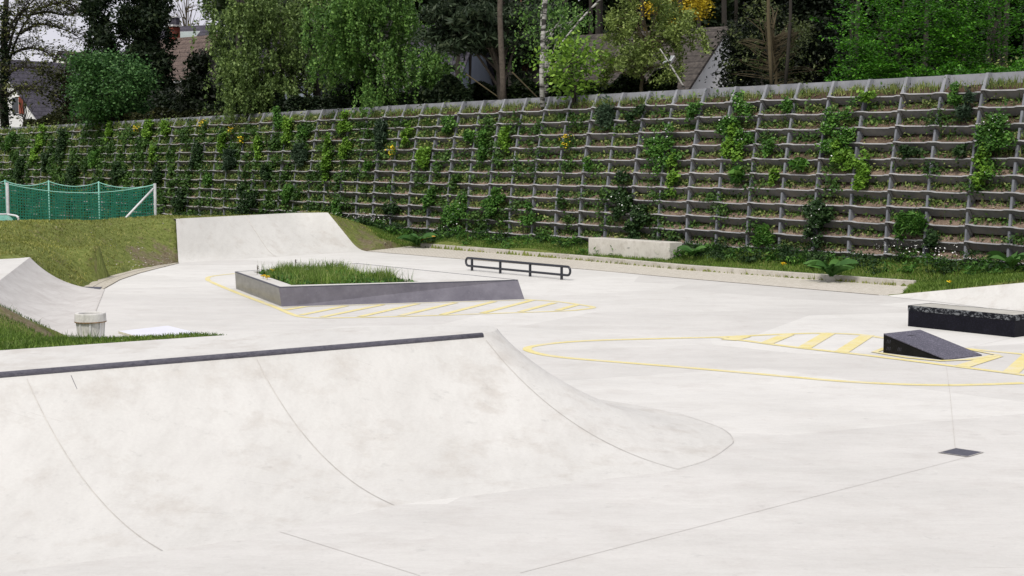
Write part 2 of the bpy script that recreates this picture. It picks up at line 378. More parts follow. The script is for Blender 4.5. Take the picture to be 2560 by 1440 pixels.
# ---------------------------------------------------------------- ramp profile geometry
def arc(T,F,n=20):
    T,F=Vector(T),Vector(F); d=Vector((T.x-F.x,T.y-F.y,0)); run=d.length; h=T.z-F.z; d/=run
    if run>h*1.02:
        r=(run*run+h*h)/(2*h); th=math.asin(min(1,run/r))
        return [F+d*(r*math.sin(th*i/n))+Vector((0,0,r*(1-math.cos(th*i/n)))) for i in range(n+1)]
    return [F+d*run*math.sin(math.pi/2*i/n)+Vector((0,0,h*(1-math.cos(math.pi/2*i/n)))) for i in range(n+1)]
HR=1.07
def bankprof(T,F,n=20,a=.38):
    T,F=Vector(T),Vector(F); out=[]; s_=T.z/(1-a/2)
    for i in range(n+1):
        t=i/n; z=s_*t*t/(2*a) if t<a else s_*(t-a/2); q=F.lerp(T,t); out.append(Vector((q.x,q.y,z)))
    return out
# ---- plaza outline
path_in=[G(259,723),G(300,700),G(350,683),G(400,670),G(447,658.5)]
path_out=[G(205,720),G(232,705),G(275,691),G(335,675),G(395,664.5),G(443,657.5)]
bankF=[G(447,657),G(915,628)]
strip_o=[G(915,628),G(1421,670),G(1710,696),G(2197,738)]
LF0,LF1=Vector((-10.2,34.9,0)),Vector((-7.75,25.3,0))
plaza_poly=[(-1.9,17.0),(-2.3,18.3),(-4.6,19.7),(-6.0,21.9),(-7.9,23.6),(-7.8,25.6),(-10.2,34.9)]+[p[:2] for p in path_in]+[p[:2] for p in bankF]+[p[:2] for p in strip_o[1:]]+[(9.6,33.0),(13.5,30.),(22,26),(22,-6),(-14,-6),(-14,9.5)]
def poly_sheet(name,poly,z,mat,skirt=.12):
    mb=MB(); mb.prism(poly,z-skirt,z); o=mb.build(name,mat); return o
plaza=poly_sheet('plaza_floor',plaza_poly,0.,M['floor']); tag(plaza,'pale smooth concrete floor of the skate plaza','floor',kind='structure')
# ---------------------------------------------------------------- lawn: one height field
ctl=[]
def cp(p,h=None,dz=0): ctl.append((p[0],p[1],(p[2] if h is None else h)+dz))
for p in path_out: cp(p,.0)
lrT0=Vector((-11.9,34.5,.82)); lrT1=Vector((-9.42,24.85,.82))
for p in arc(lrT0,LF0,6): cp(p,None,-.03)
for p in arc(lrT1,LF1,6): cp(p,None,-.03)
bT0=Vector(G(440,548,1.32)); bF0=Vector(G(447,657,0)); bT1=Vector(G(820,532,1.33)); bF1=Vector(G(915,628,0)); bTm=Vector(G(740,533,1.33))
for p in bankprof(bT0,bF0,8): cp(p,None,-.035)
for p in bankprof(bT1,bF1,8): cp(p,None,-.035)
for t in (0,.33,.66,1): cp(bT0.lerp(bTm,t),1.27)
cp(bT1,1.27); cp((bTm.x-.5,bTm.y+.5,1.22)); cp((bT0.x-.1,bT0.y+.7,1.25))
for t in (0,.5,1):
    q=bT0.lerp(bT1,t); cp((q.x-1.6,q.y+1.6,1.15)); cp((q.x-5,q.y+5,.2))
for x,y,h in ((0,572,1.30),(60,567,1.3),(130,560,1.32),(200,554,1.32),(300,546,1.34),(380,542,1.34)): cp(G(x,y,h))
for x,y,h in ((100,620,.95),(250,610,.95),(380,600,.9),(150,660,.55),(300,645,.55),(400,635,.5)): cp(G(x,y,h))
for p in ((-17,37,1.25),(-22,36,1.2),(-16,33,1.0),(-13.2,34.6,.86),(-14,30,.9),(-18,28,1.),(-12.5,27,.85),(-17,45,.7),(-16,49,.15),(-12.5,51,.6),(-21,46,.1),(-24,52,0),(-18,56,0),(-11,60,.2),(-30,60,0),(-40,50,0),(-40,75,0),(-20,75,.1),(-40,20,1),(-22,20,1.)): cp(p)
for p in (G(0,765,.74),G(30,800,.66),G(60,850,.75),G(0,870,1.0),G(190,848,.97),G(330,850,.95),G(430,846.5,.95),G(525,840.5,.97),G(0,876,1.03),G(250,859,1.03),G(490,842.5,1.03)): cp(p)
for p in ((-9.6,20,.95),(-12,22,.95),(-12,17,1.),(-7.4,19.6,.8),(-7.9,22.2,.45),(-6.2,19.8,.35),(-6.4,21.3,.05),(-7.1,23.6,.0),(-5.0,19.,.25),(-2.3,18.3,.3),(-4.4,20.5,0),(-10,13,1.),(-7,12,1.0)): cp(p)
# right-hand grass strip at the foot of the wall
curbF=[G(1051,618),G(1421,648),G(1706,674.5),G(2036,699),G(2284,717)]
for i in range(0,62,4):
    for out,z in ((.1,.52),(-1.5,.6)):
        q=W(i-3,11,out); cp((q[0],q[1]),max(z,.5) if i<40 else .25)
for i in range(len(curbF)-1):
    for t in (0,.5):
        q=Vector(curbF[i]).lerp(Vector(curbF[i+1]),t); cp((q.x+.3,q.y+.3,.12))
cp((curbF[-1][0]+.3,curbF[-1][1]+.3,.12)); cp(G(960,605,.25)); cp(G(900,560,.85)); cp(G(1000,612,.05)); cp(G(870,575,.7))
rbT=[Vector(G(2225,738.5,.03)),Vector(G(2400,722,.28)),Vector(G(2560,707,.55)),Vector(G(2800,690,.8))]
rbF=[Vector(G(2215,741,0)),Vector(G(2360,757,0)),Vector(G(2620,790,0)),Vector(G(2900,830,0))]
for p in rbT: cp(p,None,-.03)
for p in rbT: cp((p.x+1.5,p.y+1.8),p.z+.1)
cp(G(2197,737,.0)); cp((20,30,1.)); cp((30,30,1))
ctl=np.array(ctl); 
K=np.sqrt((ctl[:,None,0]-ctl[None,:,0])**2+(ctl[:,None,1]-ctl[None,:,1])**2+.08); nC=len(ctl)
A=np.zeros((nC+1,nC+1)); A[:nC,:nC]=K-np.eye(nC)*.02; A[:nC,nC]=1; A[nC,:nC]=1
wts=np.linalg.solve(A,np.r_[ctl[:,2],0])
def Lh(x,y):
    x=np.asarray(x,float); y=np.asarray(y,float); s=np.full(x.shape,wts[-1])
    for i in range(nC): s=s+wts[i]*np.sqrt((x-ctl[i,0])**2+(y-ctl[i,1])**2+.08)
    return np.clip(s,-.3,1.6)
deck_poly=[G(-260,897,HR),G(0,877,HR),G(500,843,HR),G(700,830.5,HR),G(930,818,HR),G(1180,814.5,HR),G(1236,821,HR)]
T0=Vector(G(0,935,HR)); T3=Vector(G(1203,836,HR)); cdv=(T3-T0).normalized(); T00=T0-cdv*4.5
deck_front=[T3,T0,T00]
deckfoot=[p[:2] for p in deck_poly]+[tuple(p)[:2] for p in deck_front]
bank_foot=[tuple(bT0)[:2],tuple(bF0)[:2],tuple(bF1)[:2],tuple(bT1)[:2],tuple(bTm)[:2]]
lr_foot=[tuple(lrT0)[:2],tuple(LF0)[:2],tuple(LF1)[:2],tuple(lrT1)[:2]]
gx=np.arange(-40,22,.13); gy=np.arange(9,74,.13); X,Y=np.meshgrid(gx,gy); Zl=Lh(X,Y)
under=np.zeros(X.shape,bool)
for poly in (deckfoot,bank_foot,lr_foot):
    ins=inpoly(X,Y,poly); d=sdist(X,Y,poly); under|=ins&(d>.03)
under|=sdist(X,Y,[tuple(bT0.lerp(bTm,.03))[:2],tuple(bTm)[:2],tuple(bT1.lerp(bTm,.05))[:2]],False)<.15
under|=sdist(X,Y,[tuple(bF0.lerp(bF1,.02))[:2],tuple(bF1)[:2]],False)<.12
under|=sdist(X,Y,[tuple(LF0)[:2],tuple(LF1)[:2]],False)<.22
stripL=[tuple(p)[:2] for p in strip_o]+[G(2255,736)[:2]]+[tuple(p)[:2] for p in reversed(curbF)]+[G(1020,616)[:2]]
pathL=[p[:2] for p in path_in]+[p[:2] for p in reversed(path_out)]
for poly in (plaza_poly,stripL,pathL): Zl=np.where(inpoly(X,Y,poly),np.minimum(Zl,-.07),Zl)
Zl=np.where(under,np.minimum(Zl,-.25),Zl); Zl=Zl+np.where(under,0,(np.sin(X*3.1+np.cos(Y*2.3)*2)*np.sin(Y*2.7))*.012)
idx=np.arange(X.size).reshape(X.shape)
Fl=np.stack([idx[:-1,:-1],idx[:-1,1:],idx[1:,1:],idx[1:,:-1]],-1).reshape(-1,4)
lawn=mesh_np('lawn',np.stack([X,Y,Zl],-1).reshape(-1,3),Fl,M['lawn'],smooth=True)
wornpts=[(G(440,560,1.28),2.2,.38),(G(443,620,.5),1.4,.36),(G(410,635,.3),1.4,.25),(G(360,590,1.),2.2,.15),(G(900,575,.8),2.2,.6),(G(950,600,.3),2.0,.55),(G(60,810,.55),1.3,.55),(G(20,790,.6),1.2,.5)]
def worn(x,y):
    s=np.zeros(np.shape(x))
    for p,r,a in wornpts: s=s+a*np.exp(-((x-p[0])**2+(y-p[1])**2)/(r*r))
    return s
a=lawn.data.attributes.new('worn','FLOAT','POINT'); a.data.foreach_set('value',worn(X,Y).ravel().astype(np.float32))
tag(lawn,'short worn grass rising in mounds round the skate plaza','lawn',kind='structure')
mb=MB(); mb.add([(-400,-200,-.32),(400,-200,-.32),(400,600,-.32),(-400,600,-.32)],[(0,1,2,3)])
g=mb.build('ground',M['lawn']); tag(g,'grass ground stretching beyond the plaza','ground',kind='structure')
# ---------------------------------------------------------------- floor details
ZL=[.004]
def ribbon(mb,pts,wid,z,wids=None):
    P=[Vector((p[0],p[1],0)) for p in pts]; v=[];m=len(P)
    for i,p in enumerate(P):
        t=(P[min(i+1,m-1)]-P[max(i-1,0)]).normalized(); n=Vector((-t.y,t.x,0)); w_=(wids[i] if wids else wid)/2
        v+=[(p.x+n.x*w_,p.y+n.y*w_,z),(p.x-n.x*w_,p.y-n.y*w_,z)]
    mb.add(v,[(2*i,2*i+1,2*i+3,2*i+2) for i in range(m-1)])
mb=MB()
lineA=spline([G(*p) for p in [(588,684),(550,688),(525,692),(519,698),(530,706),(600,735),(690,769),(730,786),(760,793),(820,795),(1000,791.5),(1200,785),(1400,778),(1455,774),(1483,768.5),(1450,762),(1390,754),(1312,749)]],6)
lineA2=[p for p in lineA if not (1e9<p.x)]
ribbon(mb,lineA,.13,.0045)
mb2=MB(); k=0
for a_,b_ in [((714,775),(765,766.5)),((752,788),(866,765)),((805,793),(956,762)),((900,792),(1045,759.5)),((1001,789.5),(1139,757)),((1105,787),(1236,754)),((1206,783),(1334,750)),((1300,780),(1387,757)),((1394,776),(1444,762))]:
    ribbon(mb,[G(*a_),G(*b_)],.16,.0062)
ribbon(mb,[G(706,768.5),G(1312,750)],.05,.0053)
o=mb.build('road_marking',M['yellow']); tag(o,'yellow hatched outline painted around the planter','marking',kind='structure')
mb=MB()
lineB=spline([G(*p) for p in [(2560,958),(2400,963),(2250,961),(2100,953),(1950,940),(1700,918),(1450,898),(1370,889),(1330,880),(1318,873),(1332,866),(1400,857),(1500,851),(1700,845.5),(1800,843),(1950,836),(2060,833.5),(2150,837),(2215,846),(2300,856),(2409,871),(2560,886),(2700,900)]],6)
ribbon(mb,lineB,.15,.0045)
ribbon(mb,[G(1800,844),G(1990,869),G(2170,889),G(2300,905),G(2560,938),(11.,19.6,0)],.16,.0062)
for a_,b_,w_ in [((1821,851),(1860,841),.30),((1916,859),(1971,836.5),.24),((2009,871),(2073,833.5),.24),((2103,881),(2170,838),.24),((2405,917),(2491,890),.24),((2525,934),(2578,886),.24)]:
    ribbon(mb,[G(*a_),G(*b_)],w_,.0079)
ribbon(mb,[G(2215,871),G(2186,881),G(2270,895),G(2350,903),G(2420,900),G(2497,889)],.12,.0096)
ribbon(mb,[G(2497,889),G(2409,872)],.09,.0113)
o=mb.build('road_marking',M['yellow']); tag(o,'long yellow outline with bars painted around the kicker ramp','marking',kind='structure')
mb=MB()
for pts in ([(2364,903),(2375,985),(2388,1121)],[(2419,1143),(1300,1433)],[(700,1330),(860,1380),(1050,1440)],[(2409,872),(2560,838)]):
    ribbon(mb,[G(*p) for p in pts],.006,.0045)
o=mb.build('floor_joint',M['joint']); tag(o,'thin joints cut in the concrete floor','joint',kind='structure')
mb=MB()
for i in range(5):
    p=strip_o
ribbon(mb,[Vector(q) for q in spline(strip_o,6)],.05,.0065)
crk=spline([(1470,775),(1460,800),(1430,820),(1405,845)],5)if False else None
o=mb.build('floor_joint',M['crack']); tag(o,'dirty gap between paver strip and floor','joint',kind='structure')
# paver strip + curved path
mb=MB(); q=[Vector(p) for p in curbF]; so_=[Vector(p) for p in strip_o]
poly=[tuple(p)[:2] for p in so_]+[G(2255,736)[:2]]+[tuple(p)[:2] for p in reversed(q)]+[G(1020,616)[:2]]
mb.prism(poly,-.1,.0035); o=mb.build('paver_strip',M['strip']); tag(o,'strip of pale paving below the kerb','paving',kind='structure')
mb=MB(); poly=[p[:2] for p in path_in]+[p[:2] for p in reversed(path_out)]
mb.prism(poly,-.1,.012); o=mb.build('path',M['pavers']); tag(o,'curved paver path along the grass mound','path',kind='structure')
mb=MB(); ribbon(mb,[(p[0],p[1]) for p in path_in],.02,.0145); mid=[((Vector(G(228,720))+Vector((0,0,0))).to_tuple())]
pm=[G(228,721),G(262,703),G(310,687),G(370,672),G(430,661)]; ribbon(mb,spline(pm,5),.015,.0145)
o=mb.build('path_joint',M['crack']); tag(o,'thin dark joints along the curved path','joint',kind='structure')
mb=MB(); mb.prism([G(207,718.5)[:2],G(256,719)[:2],G(250,724)[:2],G(213,723.5)[:2]],-.05,.02)
o=mb.build('drain_grate',M['grate']); tag(o,'narrow dark drain grate at the end of the curved path','drain')
# floor drain
dr=[Vector(G(*p)) for p in ((2348,1132.5),(2390,1121.5),(2457,1131.5),(2419,1142.5))]
e=empty('floor_drain',sum(dr,Vector())/4,'square dark grey drain cover set in the pale floor at lower right','drain')
mb=MB(); mb.prism([tuple(p)[:2] for p in dr],-.03,.006); mb.build('grate',M['grate'],e)
mb=MB(); cc=sum(dr,Vector())/4
for i in range(4):
    a_,b_=dr[i],dr[(i+1)%4]; ribbon(mb,[cc+(a_-cc)*1.04,cc+(b_-cc)*1.04],.014,.0085)
mb.build('frame',M['joint'],e)
# ---------------------------------------------------------------- ramps
def surf(stations,name,mat,parent,n=22,dz=.004,prof=None):
    V=[];F=[];rows=[(prof or arc)(T,Fp,n) for T,Fp in stations]
    for r in rows:
        d=r[0]-r[1]; d.z=0; d.normalize(); q=r[0]+d*.05; V.append((q.x,q.y,-.006))
        for i,p in enumerate(r): V.append((p.x,p.y,p.z+(.0012 if i==0 else dz)))
    n=n+1; m=n+1
    for j in range(len(rows)-1):
        for i in range(n): F.append((j*m+i,(j+1)*m+i,(j+1)*m+i+1,j*m+i+1))
    return mesh_np(name,V,F,mat,parent,smooth=True),rows
def lerp_st(a,b,n): return [(a[0].lerp(b[0],i/n),a[1].lerp(b[1],i/n)) for i in range(n)]
TT=lambda px,py:Vector(G(px,py,HR)); FF=lambda px,py:Vector(G(px,py,0))
nrm=Vector((-cdv.y,cdv.x,0))*-1
def on_line(p): t=(p-T00).dot(cdv); return T00+cdv*t
stn=[(T00,T00+nrm*2.7-Vector((0,0,HR))),(on_line(TT(60,930.5)),FF(405,1378)),(on_line(TT(640,884.5)),FF(985,1264)),(T3,FF(1694,1174))]
hip=[(T3,FF(1694,1174)),(TT(1212,835),FF(1770,1150)),(TT(1222,833),FF(1818,1120)),(TT(1232,830),FF(1833,1100)),(TT(1240,827),FF(1800,1070)),(TT(1243,823),FF(1700,1036)),(TT(1240,820),FF(1560,1008)),(TT(1225,817),FF(1380,985)),(TT(1190,815),FF(1150,972)),(TT(930,818),FF(850,965)),(TT(700,830.5),FF(600,975))]
Th=spline([a for a,b in hip],4); Fh=spline([b for a,b in hip],4)
for t in Th: t.z=HR
for t in Fh: t.z=0
fpts=[stn[0][1],stn[0][1].lerp(stn[1][1],.5),stn[1][1],FF(700,1325),stn[2][1],stn[2][1].lerp(stn[3][1],.33),stn[2][1].lerp(stn[3][1],.67),stn[3][1],FF(1775,1148),FF(1822,1118),FF(1833,1100),FF(1800,1070),FF(1700,1036)]
fpar=[0,.5,1,1.5,2,2.33,2.67,3]
tpar=lambda q: (lambda k:stn[k][0].lerp(stn[k+1][0],q-k))(min(2,int(q)))
fs=spline(fpts,8)[:7*8+1]; st=[]
for n_ in range(len(fs)):
    k=min(6,n_//8); q=fpar[k]+(fpar[k+1]-fpar[k])*(n_-8*k)/8; st.append((tpar(q),fs[n_]))
st=st[:-1]+list(zip(Th,Fh))
e=empty('quarter_pipe',(-1,15,0),'large smooth concrete quarter pipe with black coping in the foreground','ramp')
rs,rows=surf(st,'ramp_surface',M['ramp'],e,26)
mb=MB(); dk=[(p.x,p.y) for p in (T00,T0,T3)]+[(p.x,p.y) for p in Th[1:]]+[G(500,843,HR)[:2],G(0,877,HR)[:2],G(-260,897,HR)[:2]]
mb.prism(dk,.0,HR+.005); mb.build('deck',M['ramp'],e)
mb=MB(); 
nn=14; cpp=[T00.lerp(T3,i/nn)+Vector((0,0,-.012))+nrm*.02 for i in range(nn+1)]
mb.tube(cpp,.037,10); mb.build('coping',M['coping'],e,smooth=True)
def joint_on(T,Fp,w_,mat,parent,a=0,b=1,nm='joint'):
    pr=arc(T,Fp,30); i0,i1=int(a*30),int(b*30); pr=pr[i0:i1+1]; mb=MB(); v=[];s=(cdv*w_/2)
    for p in pr: 
        q=p+Vector((0,0,.0105)); v+=[tuple(q-s),tuple(q+s)]
    mb.add(v,[(2*i,2*i+1,2*i+3,2*i+2) for i in range(len(pr)-1)]); return mb.build(nm,mat,parent)
joint_on(stn[1][0],stn[1][1],.009,M['joint'],e,0,.97); joint_on(stn[2][0],stn[2][1],.009,M['joint'],e,0,.97); joint_on(T3,FF(1694,1174),.009,M['joint'],e,0,.97)
joint_on(on_line(TT(172,922)),FF(500,1355),.005,M['grate'],e,.87,.97,'scratch')
mb=MB(); ribbon(mb,[p for p in spline([FF(1694,1174),FF(1770,1150),FF(1818,1120),FF(1833,1100),FF(1800,1070),FF(1700,1036)],8)],.007,.011)
mb.build('joint',M['joint'],e)
# left ramp
e=empty('curved_ramp',(-10,30,0),'narrow streaky concrete quarter pipe beside the grass at the left edge','ramp')
lT=lrT0; ex=(lrT1-lrT0).normalized()
st=[(lrT0.lerp(lrT1,i/10),LF0.lerp(LF1,i/10)) for i in range(11)]
surf(st,'ramp_surface',M['ramp_left'],e,18,.006)
mb=MB(); v=[tuple(lrT0+Vector((0,0,.006))),tuple(lrT1+Vector((0,0,.006))),(-12.6,23.9,.80),(-15.5,31.6,.80)]
mb.add(v+[(p[0],p[1],0.2) for p in v],[(0,1,2,3),(0,3,7,4),(3,2,6,7),(1,5,6,2)]); mb.build('deck',M['ramp'],e)
for nm,T,Fp in (('side_wall',lrT0,LF0),('side_wall',lrT1,LF1)):
    pr=arc(T,Fp,18); v=[tuple(p+Vector((0,0,.005))) for p in pr]+[(p.x,p.y,-.3) for p in pr]; m=19; mb=MB()
    mb.add(v,[(i,i+1,m+i+1,m+i) for i in range(18)]); mb.build(nm,M['ramp'],e)
mb=MB(); ribbon(mb,[LF0,LF1],.018,.0125); mb.build('joint',M['joint'],e)
# far bank
e=empty('concrete_bank',(bF0+bF1)/2,'wide pale concrete bank at the foot of the far grass mound','ramp')
bFm=bF0.lerp(bF1,.8); st=lerp_st((bT0,bF0),(bTm,bFm),8)+lerp_st((bTm,bFm),(bT1,bF1),3)+[(bT1,bF1)]
surf(st,'ramp_surface',M['ramp'],e,18,.006,bankprof)
for T,Fp in ((bT0,bF0),(bT1,bF1)):
    pr=bankprof(T,Fp,18); v=[tuple(p+Vector((0,0,.005))) for p in pr]+[(p.x,p.y,-.3) for p in pr]; m=19; mb=MB()
    mb.add(v,[(i,i+1,m+i+1,m+i) for i in range(18)]); mb.build('side_wall',M['ramp'],e)
mb=MB(); bk=Vector((-.75,.66,0))*.18; tl=[bT0,bTm,bT1]
v=[tuple(p+Vector((0,0,.007))) for p in tl]+[tuple(p+bk+Vector((0,0,.007))) for p in tl]+[(p.x+bk.x,p.y+bk.y,.9) for p in tl]
mb.add(v,[(0,1,4,3),(1,2,5,4),(3,4,7,6),(4,5,8,7)]); mb.build('top_edge',M['ramp'],e)
pr=bankprof(bT0.lerp(bTm,.55),bF0.lerp(bFm,.62),24); mb=MB(); v=[]
for p in pr: v+=[(p.x-.012,p.y,p.z+.014),(p.x+.012,p.y,p.z+.014)]
mb.add(v,[(2*i,2*i+1,2*i+3,2*i+2) for i in range(24)]); mb.build('joint',M['joint'],e)
# right bank
e=empty('concrete_bank',rbF[1],'low pale concrete bank rising to the grass behind the black box','ramp')
st=[]
for i in range(3): st+=lerp_st((rbT[i],rbF[i]),(rbT[i+1],rbF[i+1]),5)
st.append((rbT[3],rbF[3])); V=[];F=[];nn=10
for T,Fp in st:
    for i in range(nn+1):
        t=i/nn; p=Fp.lerp(T,t); V.append((p.x,p.y,.005+(T.z)*(t*t*(1.6-.6*t))))
for j in range(len(st)-1):
    for i in range(nn): F.append((j*(nn+1)+i,(j+1)*(nn+1)+i,(j+1)*(nn+1)+i+1,j*(nn+1)+i+1))
mesh_np('ramp_surface',V,F,M['ramp'],e,smooth=True)
mb=MB(); v=[(T.x,T.y,T.z+.005) for T,_ in st]+[(T.x,T.y,-.3) for T,_ in st]; m=len(st); mb.add(v,[(i,i+1,m+i+1,m+i) for i in range(m-1)]); mb.build('side_wall',M['ramp'],e)
# ---------------------------------------------------------------- planter
HP=.43
b_=[Vector(G(704,766.5)),Vector(G(1311,748)),Vector(G(892,657,HP))-Vector((0,0,HP)),Vector(G(590,722))]
t_=[Vector(G(697,718,HP)),Vector(G(1295,700,HP)),Vector(G(892,658.5,HP)),Vector(G(587.5,679.5,HP))]
inn=[Vector(G(729,713,HP)),Vector(G(1050,704.5,HP)),Vector(G(822,667,HP)),Vector(G(632,679.5,HP))]
e=empty('planter',sum(b_,Vector())/4,'low diamond-shaped concrete planter with scuffed dark sides, filled with grass','planter')
mb=MB(); mb.add([tuple(p) for p in b_]+[tuple(p) for p in t_],[(0,1,5,4)]); mb.add([tuple(b_[1]),tuple(b_[2]),tuple(t_[2]),tuple(t_[1])],[(0,1,2,3)])
mb.build('steel_side',M['planter'],e)['label']='purple-grey scuffed front side'
def plside():
    t=NT('worn_planter_side'); n=t.noise(2,6,t.vec((1,1,3)),.7); return t.pbr(t.ramp(n,[(.3,(.10,.098,.088)),(.7,(.21,.205,.19))]),.38,spec=.5)
mb=MB(); mb.add([tuple(b_[3]),tuple(b_[0]),tuple(t_[0]),tuple(t_[3])],[(0,1,2,3)]); mb.add([tuple(b_[2]),tuple(b_[3]),tuple(t_[3]),tuple(t_[2])],[(0,1,2,3)])
mb.build('steel_side',plside(),e)['label']='grey polished left side'
mb=MB(); v=[tuple(p+Vector((0,0,.003))) for p in t_]+[tuple(p+Vector((0,0,.003))) for p in inn]+[(p.x,p.y,.1) for p in inn]
mb.add(v,[(0,1,5,4),(1,2,6,5),(2,3,7,6),(3,0,4,7)]+[(4,5,9,8),(5,6,10,9),(6,7,11,10),(7,4,8,11)])
mb.build('rim',M['ramp'],e)
mb=MB()
for a_,b2 in ((t_[0],t_[1]),(t_[1],t_[2]),(t_[2],t_[3]),(t_[3],t_[0])):
    d=(b2-a_).normalized(); n=Vector((-d.y,d.x,0)); mb.box((a_+b2)/2+n*.02+Vector((0,0,-.004)),(b2-a_)/2,n*.022,(0,0,.011))
mb.build('edge_strip',M['grate'],e)
mb=MB(); cs=sum(inn,Vector())/4; v=[(p.x,p.y,.28) for p in inn]+[(cs.x,cs.y,.36)]; mb.add(v,[(0,1,4),(1,2,4),(2,3,4),(3,0,4)]); mb.build('soil',M['soil'],e)
def samp_poly(poly,n):
    P=np.array([p[:2] for p in poly]); lo,hi=P.min(0),P.max(0); out=[]
    tot=0
    while tot<n:
        q=RNG.uniform(lo,hi,(n*3,2)); q=q[inpoly(q[:,0],q[:,1],poly)]; out.append(q); tot+=len(q)
    return np.concatenate(out)[:n]
ipoly=[tuple(cs.lerp(p,.95))[:2] for p in inn]
V=[];F=[];T=[]
def acc(g):
    v,f,t=g; n=sum(len(x) for x in V); V.append(v); F.append(f+n); T.append(t)
P=samp_poly(ipoly,11000); hh=.06+.26*np.clip(np.sin(P[:,0]*2.9+1+np.sin(P[:,1]*2))*np.cos(P[:,1]*1.7+P[:,0])+.35,0,1)
acc(bladegeo(np.c_[P,np.full(len(P),.30)],hh,.016,.45))
P=samp_poly(ipoly,1500); acc(bladegeo(np.c_[P,np.full(len(P),.30)],.34,.014,.3))
nb=mesh_np('tall_grass',np.concatenate(V),np.concatenate(F),M['long_grass'],tone=np.concatenate(T)); tag(nb,'tufts of long green grass growing in the diamond planter','grass',kind='stuff')
P=samp_poly(ipoly,3000); leaves_o=leaves('clover',np.c_[P,.31+RNG.uniform(0,.16,len(P))],.07,M['mid'],up=.4,asp=1.6); tag(leaves_o,'low dark clover between the grass in the planter','clover',kind='stuff')
def flower(name,p,stem,r,mat,label,cat,group):
    e=empty(name,(p[0],p[1],p[2]),label,cat,group); mb=MB(); mb.tube([p,(p[0]+.01,p[1],p[2]+stem)],.005,4); mb.build('stem',M['mid'],e)
    q=np.array(p)+np.array([.01,0,stem]); pts=q+RNG.normal(size=(26,3))*[r*.5,r*.5,r*.25]; leaves('bloom',pts,r*.9,mat,e,up=1.5,asp=1); return e
for i,(x,y,lab) in enumerate([(657,689,'yellow dandelion at the left corner of the planter, nearer the rim'),(667,692,'yellow dandelion just right of the other at the planter left corner'),(675,674,'small yellow dandelion near the back left rim of the planter'),(682,676,'small yellow dandelion right of the back left one'),(816,678,'yellow dandelion deep in the planter grass')]):
    p=G(x,y,.5); flower('dandelion',(p[0],p[1],.3),.2,.055 if i<2 else .035,M['yellow_flower'],lab,'flower','dandelions in the planter')
p=G(766,673,.55); flower('dandelion_clock',(p[0],p[1],.3),.25,.045,M['white_flower'],'white dandelion clock above the planter grass','flower',None)
for x,y,lab in ((642,672,'dry seed head on a thin stalk at the left corner of the planter'),(738,655,'tall dry grass stalk behind the planter grass')):
    p=G(x,y+18,.4); e=empty('seed_stalk',(p[0],p[1],.3),lab,'plant'); mb=MB(); mb.tube([(p[0],p[1],.3),(p[0]+.02,p[1],.62)],.006,4); mb.build('stem',M['twig'],e)
    leaves('seed_head',np.array([p[0]+.02,p[1],.62])+RNG.normal(size=(16,3))*[.008,.008,.03],.03,M['twig'],e)
# ---------------------------------------------------------------- rail
RHt=.40
e=empty('grind_rail',G(1290,690),'black steel grind rail on four posts standing on the concrete floor','rail')
ra=Vector(G(1180,676.7)); rb=Vector(G(1404,699.3)); rd=(rb-ra).normalized(); L=(rb-ra).length; tr=.033
a0=-.30; a1=L+.36; zt=RHt-tr; zb=.135; rc=.115
pts=[]
def rp(s,z): q=ra+rd*s; return (q.x,q.y,z)
for k in range(7): t=math.pi/2*k/6; pts.append(rp(a0+rc-rc*math.sin(t),zt-rc+rc*math.cos(t)))
for k in range(7): t=math.pi/2*k/6; pts.append(rp(a0+rc-rc*math.cos(t),zb+rc-rc*math.sin(t)))
for k in range(7): t=math.pi/2*k/6; pts.append(rp(a1-rc+rc*math.sin(t),zb+rc-rc*math.cos(t)))
for k in range(7): t=math.pi/2*k/6; pts.append(rp(a1-rc+rc*math.cos(t),zt-rc+rc*math.sin(t)))
mb=MB(); mb.tube(pts,tr,10,closed=True); mb.build('rail_loop',M['black_metal'],e,smooth=True)
side=Vector((-rd.y,rd.x,0))
for k in range(4):
    q=ra+rd*(L*k/3); mb=MB(); mb.box((q.x,q.y,zt/2),rd*.028,side*.028,(0,0,zt/2)); mb.build('post',M['black_metal'],e,bevel=.004)
mb=MB(); 
# ---------------------------------------------------------------- black box and kicker
HB=.40
A_=Vector(G(2269.6,815.6)); B_=Vector(G(2535.6,844)); fd=(B_-A_).normalized(); sd_=Vector((-fd.y,fd.x,0)); dp=.72
e=empty('grind_box',A_,'long low black box with chipped edge and pale top at right edge','box')
mb=MB(); mb.prism([tuple(A_)[:2],tuple(B_)[:2],tuple(B_+sd_*dp)[:2],tuple(A_+sd_*dp)[:2]],.0,HB-.006); mb.build('box_body',M['box_side'],e,bevel=.004)
c_=(A_+B_)/2+sd_*dp/2; mb=MB(); mb.box((c_.x,c_.y,HB-.0015),(B_-A_)/2-fd*.03,sd_*(dp/2-.03),(0,0,.005)); mb.build('top_panel',M['box_top'],e)
for p0,p1 in ((A_,B_),(B_,B_+sd_*dp),(B_+sd_*dp,A_+sd_*dp),(A_+sd_*dp,A_)):
    d=(p1-p0).normalized(); n=Vector((d.y,-d.x,0)); c_=(p0+p1)/2
    mb=MB(); mb.box((c_.x+n.x*.003,c_.y+n.y*.003,HB-.045),(p1-p0)/2+d*.004,n*.005,(0,0,.05)); mb.box((c_.x-n.x*.012,c_.y-n.y*.012,HB+.003),(p1-p0)/2,n*.018,(0,0,.003)); mb.build('edge_rail',M['edge'],e)
kL=Vector(G(2208,882)); kF1=Vector(G(2355.6,900)); kF2=Vector(G(2446.7,888.4)); kR=kL+(kF2-kF1); hk=.318
e=empty('kicker_ramp',kL,'small grey wedge kicker with black sides standing on yellow markings','ramp')
